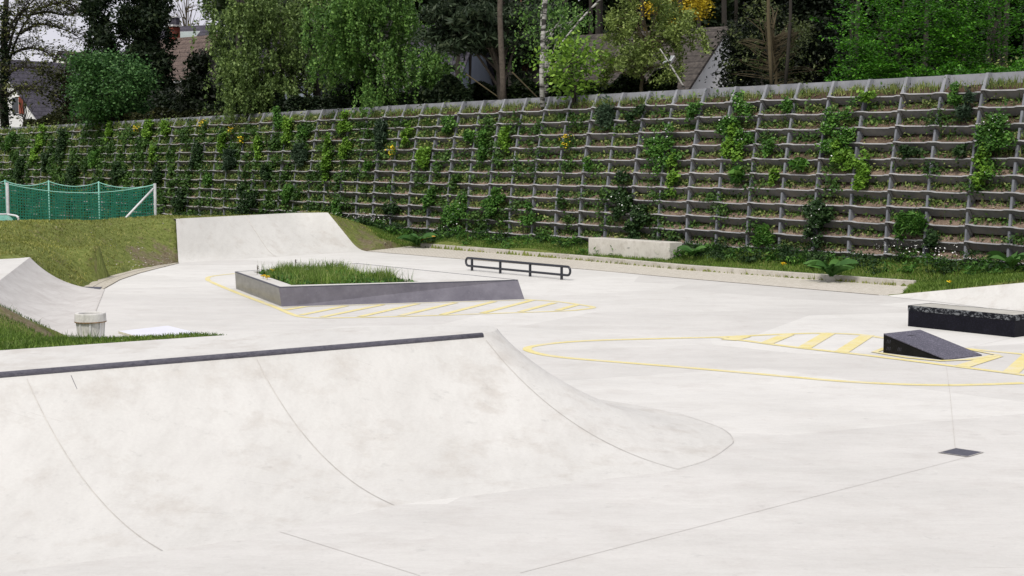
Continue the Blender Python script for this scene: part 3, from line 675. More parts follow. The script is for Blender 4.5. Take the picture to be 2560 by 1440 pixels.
mb=MB(); v=[tuple(kL),tuple(kF1),tuple(kF2),tuple(kR),(kL.x,kL.y,hk-.012),(kR.x,kR.y,hk-.012)]
mb.add(v,[(0,1,4),(3,5,2),(0,4,5,3),(0,3,2,1),(1,2,5,4)]); mb.build('side_panels',M['kick_side'],e)
up=Vector((0,0,1)); mb=MB(); ext=(kL-kF1).normalized()
tp=[Vector((kL.x,kL.y,hk-.01)),kF1+Vector((0,0,.004)),kF2+Vector((0,0,.004)),Vector((kR.x,kR.y,hk-.01))]
tp[1]=tp[1]-ext*.06; tp[2]=tp[2]-ext*.06
mb.add([tuple(p) for p in tp]+[tuple(p+Vector((0,0,.014))) for p in tp],[(4,5,6,7),(0,1,5,4),(1,2,6,5),(2,3,7,6),(3,0,4,7),(3,2,1,0)]); mb.build('top_board',M['kick_top'],e)
mb=MB(); c_=(tp[0]*.62+tp[1]*.0+tp[3]*.0+tp[2]*.0); pc=tp[0].lerp(tp[1],.16).lerp(tp[3].lerp(tp[2],.16),.5)+Vector((0,0,.0165)); wv=(tp[3]-tp[0]).normalized()*.11; lv=(tp[1]-tp[0]).normalized()*.008
mb.add([tuple(pc-wv-lv),tuple(pc+wv-lv),tuple(pc+wv+lv),tuple(pc-wv+lv)],[(0,1,2,3)]); mb.build('handle_slot',M['kick_side'],e)
for (s,z,n_) in ((.06,.62,3),(.06,.25,3),(.25,.28,3)):
    mb=MB()
    for i in range(n_):
        q=kL.lerp(kF1,s+i*.025); nrmk=Vector((kF1-kL).cross(Vector((0,0,1)))).normalized(); zz=hk*z
        mb.add([tuple(q+nrmk*.003+Vector((0,0,zz-.03))),tuple(q+nrmk*.003+ext*-.004+Vector((0,0,zz-.03))),tuple(q+nrmk*.003+ext*-.018+Vector((0,0,zz+.03))),tuple(q+nrmk*.003+ext*-.012+Vector((0,0,zz+.03)))],[(0,1,2,3)])
    mb.build('scratches',M['grate'],e)
# ---------------------------------------------------------------- litter bin
bx,by=-6.86,22.65; e=empty('litter_bin',(bx,by,0),'round weathered pale bin with rusty rim behind the grass at left','bin')
def lathe(prof,n=40,cx=0,cy=0):
    mb=MB(); v=[];m=len(prof)
    for k in range(n):
        a_=2*math.pi*k/n
        for r,z in prof: v.append((cx+r*math.cos(a_),cy+r*math.sin(a_),z))
    mb.add(v,[(k*m+i,((k+1)%n)*m+i,((k+1)%n)*m+i+1,k*m+i+1) for k in range(n) for i in range(m-1)]); return mb
lathe([(.175,0),(.215,.55),(.20,.55),(.165,.02),(0,.02)],40,bx,by).build('bucket',M['bin'],e,smooth=False)
lathe([(.245,.555),(.25,.57),(.245,.685),(.238,.70),(.19,.70),(.185,.685),(.19,.56),(.245,.555)],48,bx,by).build('rim',M['bin'],e)
lathe([(.251,.552),(.255,.556),(.252,.568),(.246,.562),(.251,.552)],48,bx,by).build('rust_band',M['rust'],e)
for k in range(8):
    a_=2*math.pi*k/8+.25; mb=MB(); r0,r1=.182,.222; t=Vector((-math.sin(a_),math.cos(a_),0)); d=Vector((math.cos(a_),math.sin(a_),0))
    p0=Vector((bx,by,.0))+d*r0; p1=Vector((bx,by,.55))+d*r1; v=[]
    for p in (p0,p1):
        for s1,s2 in ((-1,-1),(1,-1),(1,1),(-1,1)): v.append(tuple(p+t*.014*s1+d*.008*s2))
    mb.add(v,[(0,1,5,4),(1,2,6,5),(2,3,7,6),(3,0,4,7),(4,5,6,7)]); mb.build('rib',M['white_metal'],e)
# white board
wb=[Vector(G(296,833.5)),Vector(G(420,819.5)),Vector(G(506,841))]; wb.append(wb[0]+wb[2]-wb[1])
e=empty('white_board',wb[0],'flat white board lying on the floor behind the near grass','board')
mb=MB(); mb.prism([tuple(p)[:2] for p in wb],.005,.04); mb.build('panel',M['board_edge'],e)
cw=sum(wb,Vector())/4; mb=MB(); mb.prism([tuple(cw.lerp(p,.99))[:2] for p in wb],.0402,.044); mb.build('sheet',M['white_board'],e)
# concrete block
e=empty('concrete_block',G(1580,650),'pale stained concrete block bench in the grass behind the kerb','bench')
HBk=.72; q0=Vector(G(1471,594,HBk)); q1=Vector(G(1674,606.5,HBk)); fdv=(q1-q0).normalized(); sv=Vector((-fdv.y,fdv.x,0)); q2=Vector(G(1706,607.5,HBk)); 
sdp=.55
mb=MB(); mb.prism([tuple(q0)[:2],tuple(q1)[:2],tuple(q1+sv*sdp)[:2],tuple(q0+sv*sdp)[:2]],-.02,HBk)
o=mb.build('block_body',M['block'],e,bevel=.015)
# kerb
e=empty('kerb',curbF[0],'long low concrete kerb between paver strip and grass at the wall foot','kerb')
n_=0
for i in range(len(curbF)-1):
    a_,b2=Vector(curbF[i]),Vector(curbF[i+1]); Ls=(b2-a_).length; m=max(1,int(round(Ls/2.4)))
    for k in range(m):
        p0=a_.lerp(b2,k/m); p1=a_.lerp(b2,(k+1)/m); d=(p1-p0).normalized(); n=Vector((-d.y,d.x,0))
        mb=MB(); c_=(p0+p1)/2+n*.1; mb.box((c_.x,c_.y,.05+RNG.uniform(-.004,.004)),(p1-p0)/2-d*.006,n*.1,(0,0,.10)); mb.build('kerb_stone',M['kerb'],e,bevel=.012)
d=Vector((.25,1.,0)).normalized(); p0=Vector(curbF[-1]); p1=Vector(G(2255,736)); mb=MB(); d=(p1-p0).normalized(); n=Vector((-d.y,d.x,0)); c_=(p0+p1)/2+n*.05
mb.box((c_.x,c_.y,.0),(p1-p0)/2,n*.04,(0,0,.03)); mb.build('kerb_stone',M['kerb'],e)
# ---------------------------------------------------------------- the planted retaining wall
wall=empty('retaining_wall',W(0,11),'long leaning retaining wall of stacked grey concrete planting troughs','wall'); wall['_m']=0
def sag(s):
    a_=min(s,1-s); t=max(0,min(1,(a_-.10)/.08)); return t*t*(3-2*t)
def trough_mesh(mb,c,r,seed):
    rg=random.Random(seed); N=20; ring=[]; tilt=rg.uniform(.012,.032); 
    for i in range(N+1):
        s=2*i/N; col=c+s; g=sag(s%1.0 if i<N else 1.0) if abs(s-1)>1e-6 else 0.
        o=.075-.045*g; dz=-.022*g+tilt*(s-1); ins=.004 if i in (0,N) else 0
        sc_=(1-(.01 if i==0 else 0))
        col=col+(.005 if i==0 else (-.005 if i==N else 0))
        ring.append([W(col,r,o,dz),W(col,r,o-.004,dz-.032),W(col,r,o-.055,-.05+dz),W(col,r,-.19,-.255+tilt*(s-1)),W(col,r,-.24,-.24+tilt*(s-1)),W(col,r,-.065,dz-.004)])
    v=[p for q in ring for p in q]; f=[]
    for i in range(N):
        for k in range(6): f.append((i*6+k,i*6+(k+1)%6,(i+1)*6+(k+1)%6,(i+1)*6+k))
    f+=[(5,4,3,2,1,0),tuple(N*6+k for k in range(6))]; mb.add(v,f)
    for s0,s1 in ((.0,.075),(1.925,2.0)):              # ribs at the element's ends
        a_=[W(c+s0+.002,r,.06,-.035),W(c+s0+.002,r,-.13,-.27),W(c+s0+.002,r,-.2,-.26),W(c+s0+.002,r,-.02,-.035)]
        b2=[W(c+s1-.002,r,.06,-.035),W(c+s1-.002,r,-.13,-.27),W(c+s1-.002,r,-.2,-.26),W(c+s1-.002,r,-.02,-.035)]
        mb.add(a_+b2,[(0,1,2,3),(7,6,5,4),(0,4,5,1),(1,5,6,2),(2,6,7,3),(3,7,4,0)])
def post_mesh(mb,c,r):
    top=RH-.05 if c%2==0 else RH-.13; w_=.029/CW*1.0; bt=B1+B2*(2*r-1)
    if c%2: w_*=1.1
    fr=lambda z:(-.005)-bt*z/RH
    prof=[(fr(0),-.005),(fr(top),top),(fr(top)-.09,top+(.0 if c%2 else .0)),(fr(top)-.22,top-.16),(-.42,.05),(-.3,-.01)]
    a_=[W(c-w_,r,o,z) for o,z in prof]; b2=[W(c+w_,r,o,z) for o,z in prof]; n=6
    mb.add(a_+b2,[tuple(range(n-1,-1,-1)),tuple(range(n,2*n))]+[(i,(i+1)%n,n+(i+1)%n,n+i) for i in range(n)])
els=[(c,r) for r in range(NROW) for c in range(C0,C1,2)]; els.sort(key=lambda e_:e_[0]+.01*e_[1])
big=els[:100]; rest=els[100:]
def tb(mb,n):
    o=mb.build('trough',M['lip'],wall); o.data.materials.append(M['slab']); one=[0,1,1,1,1,0]*20+[0,0]+[1]*12  # underside faces take the slab colour with the shade put in
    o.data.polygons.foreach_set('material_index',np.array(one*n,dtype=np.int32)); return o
for c,r in big: mb=MB(); trough_mesh(mb,c,r,c*31+r); tb(mb,1)
mb=MB(); [trough_mesh(mb,c,r,c*31+r) for c,r in rest]; tb(mb,len(rest))['kind']='stuff'
ps=[(c,r) for r in range(1,NROW) for c in range(C0,C1+1)]; ps.sort(key=lambda e_:e_[0]+.01*e_[1]); ps=[p for p in ps if p[0]>=-3]
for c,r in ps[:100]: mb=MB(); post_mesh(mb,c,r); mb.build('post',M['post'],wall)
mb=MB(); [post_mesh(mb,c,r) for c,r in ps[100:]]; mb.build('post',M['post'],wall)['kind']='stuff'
TPH=.47
for c in range(C0,C1):
    mb=MB(); g_=.004; h_=TPH-max(0,c-20)*.0022
    v=[W(c+g_,0,-.34,-.1),W(c+1-g_,0,-.34,-.1),W(c+1-g_,0,-.40,h_),W(c+g_,0,-.40,h_),W(c+g_,0,-.44,-.1),W(c+1-g_,0,-.44,-.1),W(c+1-g_,0,-.50,h_),W(c+g_,0,-.50,h_)]
    mb.add(v,[(0,1,2,3),(5,4,7,6),(3,2,6,7),(0,3,7,4),(1,5,6,2)]); tp_=mb.build('top_panel',M['wall'],wall)
    mb=MB(); w0,w1=.043,.035; prof=[(-.02,-.005),(-.24,h_+.004),(-.42,h_+.004),(-.42,-.005)]
    a_=[W(c-w0+(.01 if k in(1,2) else 0),0,o,z) for k,(o,z) in enumerate(prof)]; b2=[W(c+w0-(.01 if k in(1,2) else 0),0,o,z) for k,(o,z) in enumerate(prof)]
    mb.add(a_+b2,[(3,2,1,0),(4,5,6,7)]+[(i,(i+1)%4,4+(i+1)%4,4+i) for i in range(4)]); po=mb.build('top_post',M['wall'],wall)
    mb=MB(); mb.tube([W(c-w0-.0,0,-.33,h_*.62),W(c-w0-.003,0,-.33,h_*.62)],.022,8)
    if c<26: mb.build('bolt_hole',M['black_metal'],po)
# soil in the troughs
V=[];F=[];V0=[];F0=[];V1=[];F1=[]
for r in range(NROW):
    SV,SF=(V0,F0) if r==0 else ((V1,F1) if r<5 else (V,F)); n=(C1-C0)*7; base=len(SV)
    prof=[(-.03,-.035),(-.09,.0),(-.2,.07),(-.34,.15),(-.6,.19),(-.75,.45)] if r else [(-.03,-.03),(-.1,.03),(-.2,.09),(-.3,.14),(-.36,.17),(-.4,.17)]
    for i in range(n+1):
        c=C0+i/7; s=c%1; mound=.035*math.sin(math.pi*s)
        for j,(o,z) in enumerate(prof): SV.append(W(c,r,o,z+(mound if 0<j<4 else 0)+(random.uniform(-.02,.02) if 0<j<5 else 0)))
    for i in range(n):
        for j in range(5): SF.append((base+i*6+j,base+(i+1)*6+j,base+(i+1)*6+j+1,base+i*6+j+1))
mesh_np('soil',V,F,M['soil'],wall)['kind']='stuff'; mesh_np('soil',V0,F0,M['mulch'],wall)['kind']='stuff'; mesh_np('soil',V1,F1,soilm('brown_soil',(.08,.055,.038),(.15,.105,.072),(.28,.21,.15)),wall)['kind']='stuff'
# hillside behind
V=[];F=[]; backs=[.44,1,2,4,7,12,20,32,50,80]; n=120
for i in range(n+1):
    c=C0-30+(C1-C0+110)*i/n
    for b2 in backs:
        p=W(c,0,-b2,.30+.035*b2+.25*math.sin(c*.7+b2)*min(1,b2/8)); q=max(0,min(1,(c-C1-1)/22)); q=q*q*(3-2*q); V.append((p[0],p[1],p[2]*(1-q)-.5*q))
m=len(backs)
for i in range(n):
    for j in range(m-1): F.append((i*m+j,(i+1)*m+j,(i+1)*m+j+1,i*m+j+1))
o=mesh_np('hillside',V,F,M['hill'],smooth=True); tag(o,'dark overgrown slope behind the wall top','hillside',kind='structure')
def hillz(x,y):
    back=(nx*x+ny*y)-WD; return Z0+.30+.035*max(back,0)
# ---------------------------------------------------------------- ground cover in the troughs (nobody could count it)
def cells(fn):
    P=[]
    for r in range(NROW):
        for c in range(C0,C1):
            n=fn(c,r)
            if n<=0: continue
            k=RNG.poisson(n); s=RNG.uniform(.03,.97,k); o=RNG.uniform(-.33,-.04,k)
            # clump them
            ctr=RNG.uniform(0,1,3); s=np.where(RNG.uniform(0,1,k)<.6,np.clip(ctr[RNG.integers(0,3,k)]+RNG.normal(0,.10,k),.03,.97),s)
            Dn=WD-B1*r-B2*r*r-o; u=U0+CW*(c+s); z=Z0-RH*r+np.clip((-o-.05)*.6,0,.2)
            P.append(np.stack([nx*Dn+dx*u,ny*Dn+dy*u,z],1))
    return np.concatenate(P)
green=lambda c: min(1.35,.40+max(0,c-4)/36)               # the far end is greener
V=[];F=[];T=[]
P=cells(lambda c,r:(520 if r else 80)*green(c)*(.12+.95*RNG.uniform()**1.3) if not (r>=8 and c<10 and RNG.uniform()<.5) else 25)
P[:,2]+=.02+RNG.exponential(.085,len(P)); acc(leafgeo(P,.046+.0009*(P[:,1]-35),up=.25,asp=2.0,bias=(-nx*.5,-ny*.5,0)))
o=mesh_np('ground_cover',np.concatenate(V),np.concatenate(F),M['cover'],tone=np.concatenate(T)); tag(o,'small yellow-green weeds creeping over the soil of the wall troughs','ground cover',kind='stuff')
V=[];F=[];T=[]
P=cells(lambda c,r:(110 if r else 8)*green(c)*(2.4*RNG.uniform()**2)); P[:,2]+=.02+RNG.exponential(.10,len(P)); acc(leafgeo(P,.070+.0009*(P[:,1]-35),up=.25,bias=(-nx*.5,-ny*.5,0)))
for i in range(720):
    c=C0+(C1-C0)*RNG.uniform()**.62; r=RNG.uniform(.6,11.6); r=int(r)+.75 if c<12 else r; m_=int(RNG.uniform(30,170)); sx_=RNG.uniform(.10,.32); cen=np.array(W(c,r,.02)); a_=RNG.normal(0,sx_,m_); b2=RNG.normal(0,RNG.uniform(.08,.22),m_); o_=RNG.uniform(-.15,.16,m_)
    acc(leafgeo(np.stack([cen[0]+dx*a_-nx*o_,cen[1]+dy*a_-ny*o_,cen[2]+b2],1),.07+.0008*(cen[1]-35),up=.25,bias=(-nx*.6,-ny*.6,.2),tone=RNG.uniform(0,1,m_)*RNG.uniform(.4,1)))
P=cells(lambda c,r:80*green(c)*RNG.uniform()); acc(bladegeo(P,.2,.022,.5))
o=mesh_np('ground_cover',np.concatenate(V),np.concatenate(F),M['cover_dark'],tone=np.concatenate(T)); tag(o,'darker leafy weeds and grass tufts in the wall troughs','ground cover',kind='stuff')
V=[];F=[];T=[]
P=cells(lambda c,r:(150*RNG.uniform()+30) if r==0 else (10 if RNG.uniform()<.3 else 0)); acc(bladegeo(P,.2,.022,.35)); P=P[::2].copy(); P[:,2]+=RNG.uniform(0,.16,len(P)); acc(leafgeo(P,.04,up=.3))
o=mesh_np('ground_cover',np.concatenate(V),np.concatenate(F),M['top_tuft'],tone=np.concatenate(T)); tag(o,'pale yellow-green tufts on the dark mulch of the top ledge','ground cover',kind='stuff')
# debris on the soil
V=[];F=[];T=[]
P=cells(lambda c,r:14 if c<30 else 4); P[:,2]+=.03; acc(leafgeo(P,.05,up=2.5,asp=1.3))
o=mesh_np('wood_chips',np.concatenate(V),np.concatenate(F),flat('pale_chips',(.36,.27,.19),.9,var=.4,sc_=20),tone=np.concatenate(T)); tag(o,'pale chips and stones scattered on the trough soil','mulch',kind='stuff')
# ---------------------------------------------------------------- countable clumps hanging on the wall
ORD=['top','second','third','fourth','fifth','sixth','seventh','eighth','ninth','tenth','eleventh','twelfth']
def place(px):
    for lim,t in ((80,'over the small goal'),(250,'over the net, left half'),(400,'over the net, right end'),(520,'left of the far bank'),(700,'over the far bank, left half'),(850,'over the far bank, right half'),(1000,'just right of the far bank'),(1150,'over the kerb left end'),(1300,'over the rail, left half'),(1450,'over the rail, right half'),(1600,'over the concrete block, left half'),(1730,'over the concrete block, right end'),(1900,'just right of the concrete block'),(2050,'over the kerb, right part'),(2200,'over the kerb right end'),(2350,'over the kicker ramp'),(2600,'over the black box')):
        if px<lim: return t
used={}
def clump(px,py,w_,h_,kind):
    c,r,Yd=wall_hit(px,py); sc_=Yd/FPX; ww,hh=w_*sc_,h_*sc_
    cen=np.array(W(c,max(-.3,r),.10)); N=int(min(2600,max(120,ww*hh*(1700 if kind not in('yellow',) else 500))))
    look={'bright':'bright green trailing plant','white':'white-flowered green bush','mid':'mid green weed','dark':'dark green weed','blue':'blue-green spiky clump','yellow':'yellow flowering plant','darkwhite':'dark white-flowered bush','dock':'broad-leaved weed','herb':'tall narrow-leaved weed'}[kind]
    lab=f"{look} on the {ORD[int(min(11,max(0,round(r))))]} ledge {place(px)}"
    if lab in used:
        used[lab]+=1; lab=('smaller ','third ','fourth ')[used[lab]-1]+lab
    else: used[lab]=0
    e=empty('wall_plant',tuple(cen),lab,'plant','plants growing from the wall troughs')
    leafm={'bright':'bright','white':'mid','mid':'mid','dark':'dark','blue':'blue','yellow':'mid','darkwhite':'dark','dock':'mid','herb':'mid'}[kind]
    nb_=max(3,int(ww*hh*9)); sub=RNG.uniform(-1,1,(nb_,3)); sub[:,1]*=.0
    q=RNG.normal(size=(nb_,2))*[.5,.45]; q=np.clip(q,-.95,.95)
    i=RNG.integers(0,nb_,N); sx_=.16*ww+.02; loc=np.stack([q[i,0]*ww*.55+RNG.normal(0,sx_*.6,N),q[i,1]*hh*.55+RNG.normal(0,.09,N)],1)
    th_=np.arctan2(loc[:,1]/hh,loc[:,0]/ww); ph_=RNG.uniform(0,6,3); lob=1+.28*np.sin(3*th_+ph_[0])+.2*np.sin(5*th_+ph_[1])+.12*np.sin(9*th_+ph_[2]); ell=((np.abs(loc[:,0])/(ww*.55))**2+(np.abs(loc[:,1])/(hh*.55))**2)<lob*lob*RNG.uniform(.55,1.35,len(loc)); loc=loc[ell]; n2=len(loc)
    out=RNG.uniform(-.05,.22,n2)*(1-.4*(np.abs(loc[:,0])/(ww*.6)))-loc[:,1]*.12
    P=np.stack([cen[0]+dx*loc[:,0]-nx*out,cen[1]+dy*loc[:,0]-ny*out,cen[2]+loc[:,1]],1)
    sz={'bright':.085,'white':.075,'mid':.075,'dark':.085,'blue':.06,'yellow':.055,'darkwhite':.085,'dock':.17,'herb':.05}[kind]*(1+.006*max(0,Yd-40))
    if kind in('blue','herb','dock'):
        asp={'blue':4,'herb':4.5,'dock':2.6}[kind]
        if kind=='dock': P=P[::9]
        leaves('foliage',P,sz,M[leafm],e,up=.5,asp=asp)
    else: leaves('foliage',P,sz,M[leafm],e,up=.3,asp=1.25,bias=(-nx*.9,-ny*.9,.5))
    if kind in('white','darkwhite'):
        m_=max(8,int(n2/40)); k=RNG.integers(0,n2,m_); Q=P[k]+np.array([-nx*.06,-ny*.06,.06])
        leaves('flowers',Q,.04*(1+.01*max(0,Yd-40)),M['white_flower'],e,up=1,asp=1)['kind']='stuff'
    if kind=='yellow':
        m_=60; Q=np.stack([cen[0]+dx*RNG.normal(0,ww*.28,m_)-nx*.1,cen[1]+dy*RNG.normal(0,ww*.28,m_)-ny*.1,cen[2]+RNG.uniform(-hh*.2,hh*.5,m_)],1); leaves('flowers',Q,.055*(1+.008*max(0,Yd-40)),M['yellow_flower'],e,up=1,asp=1.2)['kind']='stuff'
    mb=MB()
    for k in range(3):
        x0=(k-1)*ww*.2; mb.tube([(cen[0]+dx*x0*.3+nx*.1,cen[1]+dy*x0*.3+ny*.1,cen[2]-hh*.3),(cen[0]+dx*x0,cen[1]+dy*x0,cen[2]+hh*.35)],.008,4)
    if kind not in('dock',): mb.build('stem',M['mid'],e)
CL=[(2490,360,105,190,'white'),(2455,420,60,90,'bright'),(2100,330,95,170,'white'),(2110,395,70,80,'bright'),(2165,435,65,105,'bright'),(1850,300,95,120,'white'),(1838,365,62,80,'bright'),(1655,378,122,110,'white'),(1690,440,38,90,'bright'),(1425,360,38,52,'yellow'),(1270,330,42,76,'bright'),(1218,350,38,90,'mid'),(1062,395,54,78,'bright'),(1520,285,60,80,'blue'),(2052,545,82,110,'darkwhite'),(1560,490,70,110,'darkwhite'),(1600,545,70,90,'darkwhite'),(1240,515,78,72,'mid'),(1150,535,90,80,'white'),(1080,500,38,76,'mid'),(960,330,42,74,'blue'),(1025,335,42,44,'bright'),(866,310,44,70,'bright'),(868,365,42,60,'bright'),(822,410,32,130,'bright'),(724,335,42,76,'bright'),(726,490,46,76,'mid'),(655,362,34,68,'bright'),(560,358,34,76,'bright'),(585,330,22,24,'yellow'),(612,354,22,24,'yellow'),(514,312,30,26,'yellow'),(350,325,26,20,'yellow'),(376,330,48,64,'bright'),(420,325,34,56,'bright'),(392,385,36,52,'bright'),(160,365,60,80,'dark'),(108,345,42,54,'bright'),(278,330,34,46,'bright'),(755,382,58,62,'blue'),(622,500,74,76,'darkwhite'),(455,500,60,48,'dark'),(500,385,56,64,'dark'),(300,430,74,50,'dark'),(185,440,70,56,'dark'),(55,425,50,60,'dark'),(848,520,48,46,'mid'),(985,525,48,36,'darkwhite'),(1600,285,58,46,'dark'),(2290,555,80,100,'herb'),(2345,595,60,60,'dark'),(2425,275,36,80,'blue'),(2008,405,44,42,'dock'),(1915,590,60,56,'herb'),(1850,435,34,40,'dock'),(700,300,50,50,'mid'),(760,330,40,40,'mid'),(930,410,30,36,'mid'),(580,400,60,60,'blue'),(30,350,40,50,'mid'),(240,395,50,50,'mid'),(120,400,40,50,'dark'),(1330,545,44,60,'mid'),(1130,310,60,40,'white'),(1180,345,40,40,'mid'),(1740,270,46,44,'mid'),(2160,240,70,34,'bright') ,(1945,440,30,40,'bright'),(2390,240,44,50,'mid'),(990,380,28,34,'yellow'),(1930,370,44,44,'mid'),(2270,380,60,36,'dark'),(670,430,44,40,'dark'),(400,440,50,50,'dark'),(530,450,46,44,'mid'),(1480,410,40,30,'mid'),(1985,265,60,36,'mid'),(2400,380,46,34,'dark'),(90,300+80,36,40,'bright')]
for a_ in CL: clump(*a_)
# ---------------------------------------------------------------- grass and weeds at the wall foot
stripG=[tuple(Vector(p)+Vector((.15,.2,0)))[:2] for p in curbF]+[G(2255,738)[:2],(10.1,33.1)]+[(p.x,p.y) for p in rbT]+[W(-4,11,.0)[:2],W(33,11,0)[:2],G(905,560,.8)[:2],G(950,600,.3)[:2]]
V=[];F=[];T=[]
P=samp_poly(stripG,60000); k=~inpoly(P[:,0],P[:,1],plaza_poly); P=P[k]; z=Lh(P[:,0],P[:,1])-.01; acc(bladegeo(np.c_[P,z],.085,.02,.5))
o=mesh_np('grass',np.concatenate(V),np.concatenate(F),M['grass'],tone=np.concatenate(T)); tag(o,'fresh green grass between the kerb and the planted wall','grass',kind='stuff')
V=[];F=[];T=[]
def wallfoot(cmin,cmax,n,omin,omax):
    c=RNG.uniform(cmin,cmax,n); o_=RNG.uniform(omin,omax,n); r=11.; D=WD-B1*r-B2*r*r-o_; u=U0+CW*c; x=nx*D+dx*u; y=ny*D+dy*u; return x,y
ctr=[]
for (px,n_,o1,hh) in [(c_,1,0,0) for c_ in ()]: pass
for i in range(260):
    c=RNG.uniform(-3,34); dens=1. if c<10 else .55
    if 10<c<15 and RNG.uniform()<.5: continue
    if RNG.uniform()>dens: continue
    o_=RNG.uniform(.05,1.0 if c>6 else 1.5); D=WD-B1*11-B2*121-o_; u=U0+CW*c; x=nx*D+dx*u; y=ny*D+dy*u; z=float(Lh(x,y)); hh=RNG.uniform(.15,.5)*(1. if c<7 else .8)
    m_=90; Q=np.stack([x+RNG.normal(0,.14,m_),y+RNG.normal(0,.14,m_),z+RNG.uniform(0,hh,m_)],1); acc(leafgeo(Q,.045,up=.4,asp=2.6))
    ctr.append((x,y,z+hh))
o=mesh_np('weeds',np.concatenate(V),np.concatenate(F),M['dark'],tone=np.concatenate(T)); tag(o,'band of dark leafy weeds growing along the foot of the wall','weeds',kind='stuff')
V=[];F=[];T=[]
for i in range(150):
    c=RNG.uniform(-3,30); o_=RNG.uniform(.1,1.3); D=WD-B1*11-B2*121-o_; u=U0+CW*c; x=nx*D+dx*u; y=ny*D+dy*u; z=float(Lh(x,y)); hh=RNG.uniform(.12,.4)
    m_=60; Q=np.stack([x+RNG.normal(0,.12,m_),y+RNG.normal(0,.12,m_),z+RNG.uniform(0,hh,m_)],1); acc(leafgeo(Q,.042,up=.6,asp=3.2))
o=mesh_np('weeds',np.concatenate(V),np.concatenate(F),M['mid'],tone=np.concatenate(T)); tag(o,'fresh green upright weeds among the dark ones at the wall foot','weeds',kind='stuff')
Q=[]
for cx_,m_ in ((0.6,60),(1.4,60),(21.5,90),(23,60),(18,20)):
    for k in range(m_):
        c=cx_+RNG.normal(0,.5); D=WD-B1*11-B2*121-RNG.uniform(.1,.8); u=U0+CW*c; x=nx*D+dx*u; y=ny*D+dy*u; Q.append((x,y,float(Lh(x,y))+RNG.uniform(.25,.6)))
o=leaves('small_flowers',np.array(Q),.04,M['white_flower'],up=1,asp=1); tag(o,'tiny white flowers over the weeds at the wall foot','flowers',kind='stuff')
def broadleaf(px,py,h,n,size,lab,yel=0):
    p=np.array(G(px,py,h)); e=empty('broadleaf_weed',tuple(p),lab,'plant','big leaved weeds along the kerb')
    for k in range(n):
        a_=2*math.pi*k/n+RNG.uniform(-.3,.3); el=RNG.uniform(.7,1.35); Ln=size*RNG.uniform(.7,1.15); wd=Ln*.36; d=np.array([math.cos(a_),math.sin(a_),0]); s_=np.array([-math.sin(a_),math.cos(a_),0]); s_=s_*.75+np.array([0,0,RNG.choice([-1,1])*RNG.uniform(.45,.8)]); s_/=np.linalg.norm(s_); V=[];m=7
        for i in range(m):
            t=i/(m-1); out=Ln*t*math.cos(el*(1-t*.9)); zz=Ln*math.sin(el)*(1.25*t-.8*t*t) ; wv=wd*math.sin(math.pi*min(1,(.12+.88*t)))**.8*.5 if t<1 else .004
            q=p+d*out+np.array([0,0,zz+.02]); V+=[tuple(q-s_*wv+np.array([0,0,.02])),tuple(q),tuple(q+s_*wv+np.array([0,0,.02]))]
        F=[]
        for i in range(m-1): F+=[(3*i,3*i+1,3*i+4,3*i+3),(3*i+1,3*i+2,3*i+5,3*i+4)]
        mesh_np('leaf',V,F,M['yellow_leaf'] if k<yel else M['dock'],e,tone=np.full(len(F),RNG.uniform(.2,.9)),smooth=True)
M['dock']=foliage('dock_leaf',(.04,.12,.03),(.09,.21,.05),(.14,.28,.09)); M['yellow_leaf']=flat('yellowing_leaf',(.5,.28,.04))
broadleaf(1045,613,.1,22,.75,'large rosette of broad leaves at the left end of the kerb, one leaf yellow',1)
broadleaf(1420,628,.12,22,.7,'broad-leaved green weed at the kerb left of the concrete block')
broadleaf(2078,692,.14,20,.75,'big drooping leaves hanging over the kerb right of the concrete block')
broadleaf(1730,640,.35,12,.5,'small broad-leaved weed behind the right end of the concrete block')
broadleaf(2530,668,.6,14,.6,'round leaved weed at the wall foot above the right end of the black box')
for i,(px,py,lab) in enumerate(((2372,715,'single yellow dandelion in the grass beside the right bank'),(2010,655,'yellow flower among the weeds right of the concrete block'),(1958,668,'small yellow flower in the grass near the kerb middle'))):
    p=G(px,py,.25); flower('dandelion',(p[0],p[1],.2),.16,.05,M['yellow_flower'],lab,'flower',None)
p=np.array(G(1747,608,.5)); e=empty('yellow_plant',tuple(p),'small yellow flowering plant on the bottom ledge just right of the concrete block','plant'); mb=MB(); mb.tube([tuple(p-[0,0,.2]),tuple(p)],.01,4); mb.build('stem',M['mid'],e)
leaves('flowers',p+RNG.normal(size=(60,3))*[.13,.1,.09],.05,M['yellow_flower'],e,up=1,asp=1)['kind']='stuff'; leaves('foliage',p+RNG.normal(size=(90,3))*[.13,.1,.09]-[0,0,.1],.05,M['mid'],e)
# weeds in the kerb gap
V=[];F=[];T=[]
for i in range(70):
    t=RNG.uniform(.02,.98)*(len(curbF)-1); k=int(t); q=Vector(curbF[k]).lerp(Vector(curbF[k+1]),t-k); m_=int(RNG.uniform(4,14)); acc(bladegeo(np.c_[q.x+RNG.normal(0,.08,m_),q.y-.05+RNG.normal(0,.03,m_),np.full(m_,.005)],.09,.02,.5))
o=mesh_np('gap_grass',np.concatenate(V),np.concatenate(F),M['dry_grass'],tone=np.concatenate(T)); tag(o,'dry grass sprouting in the gap below the kerb','grass',kind='stuff')
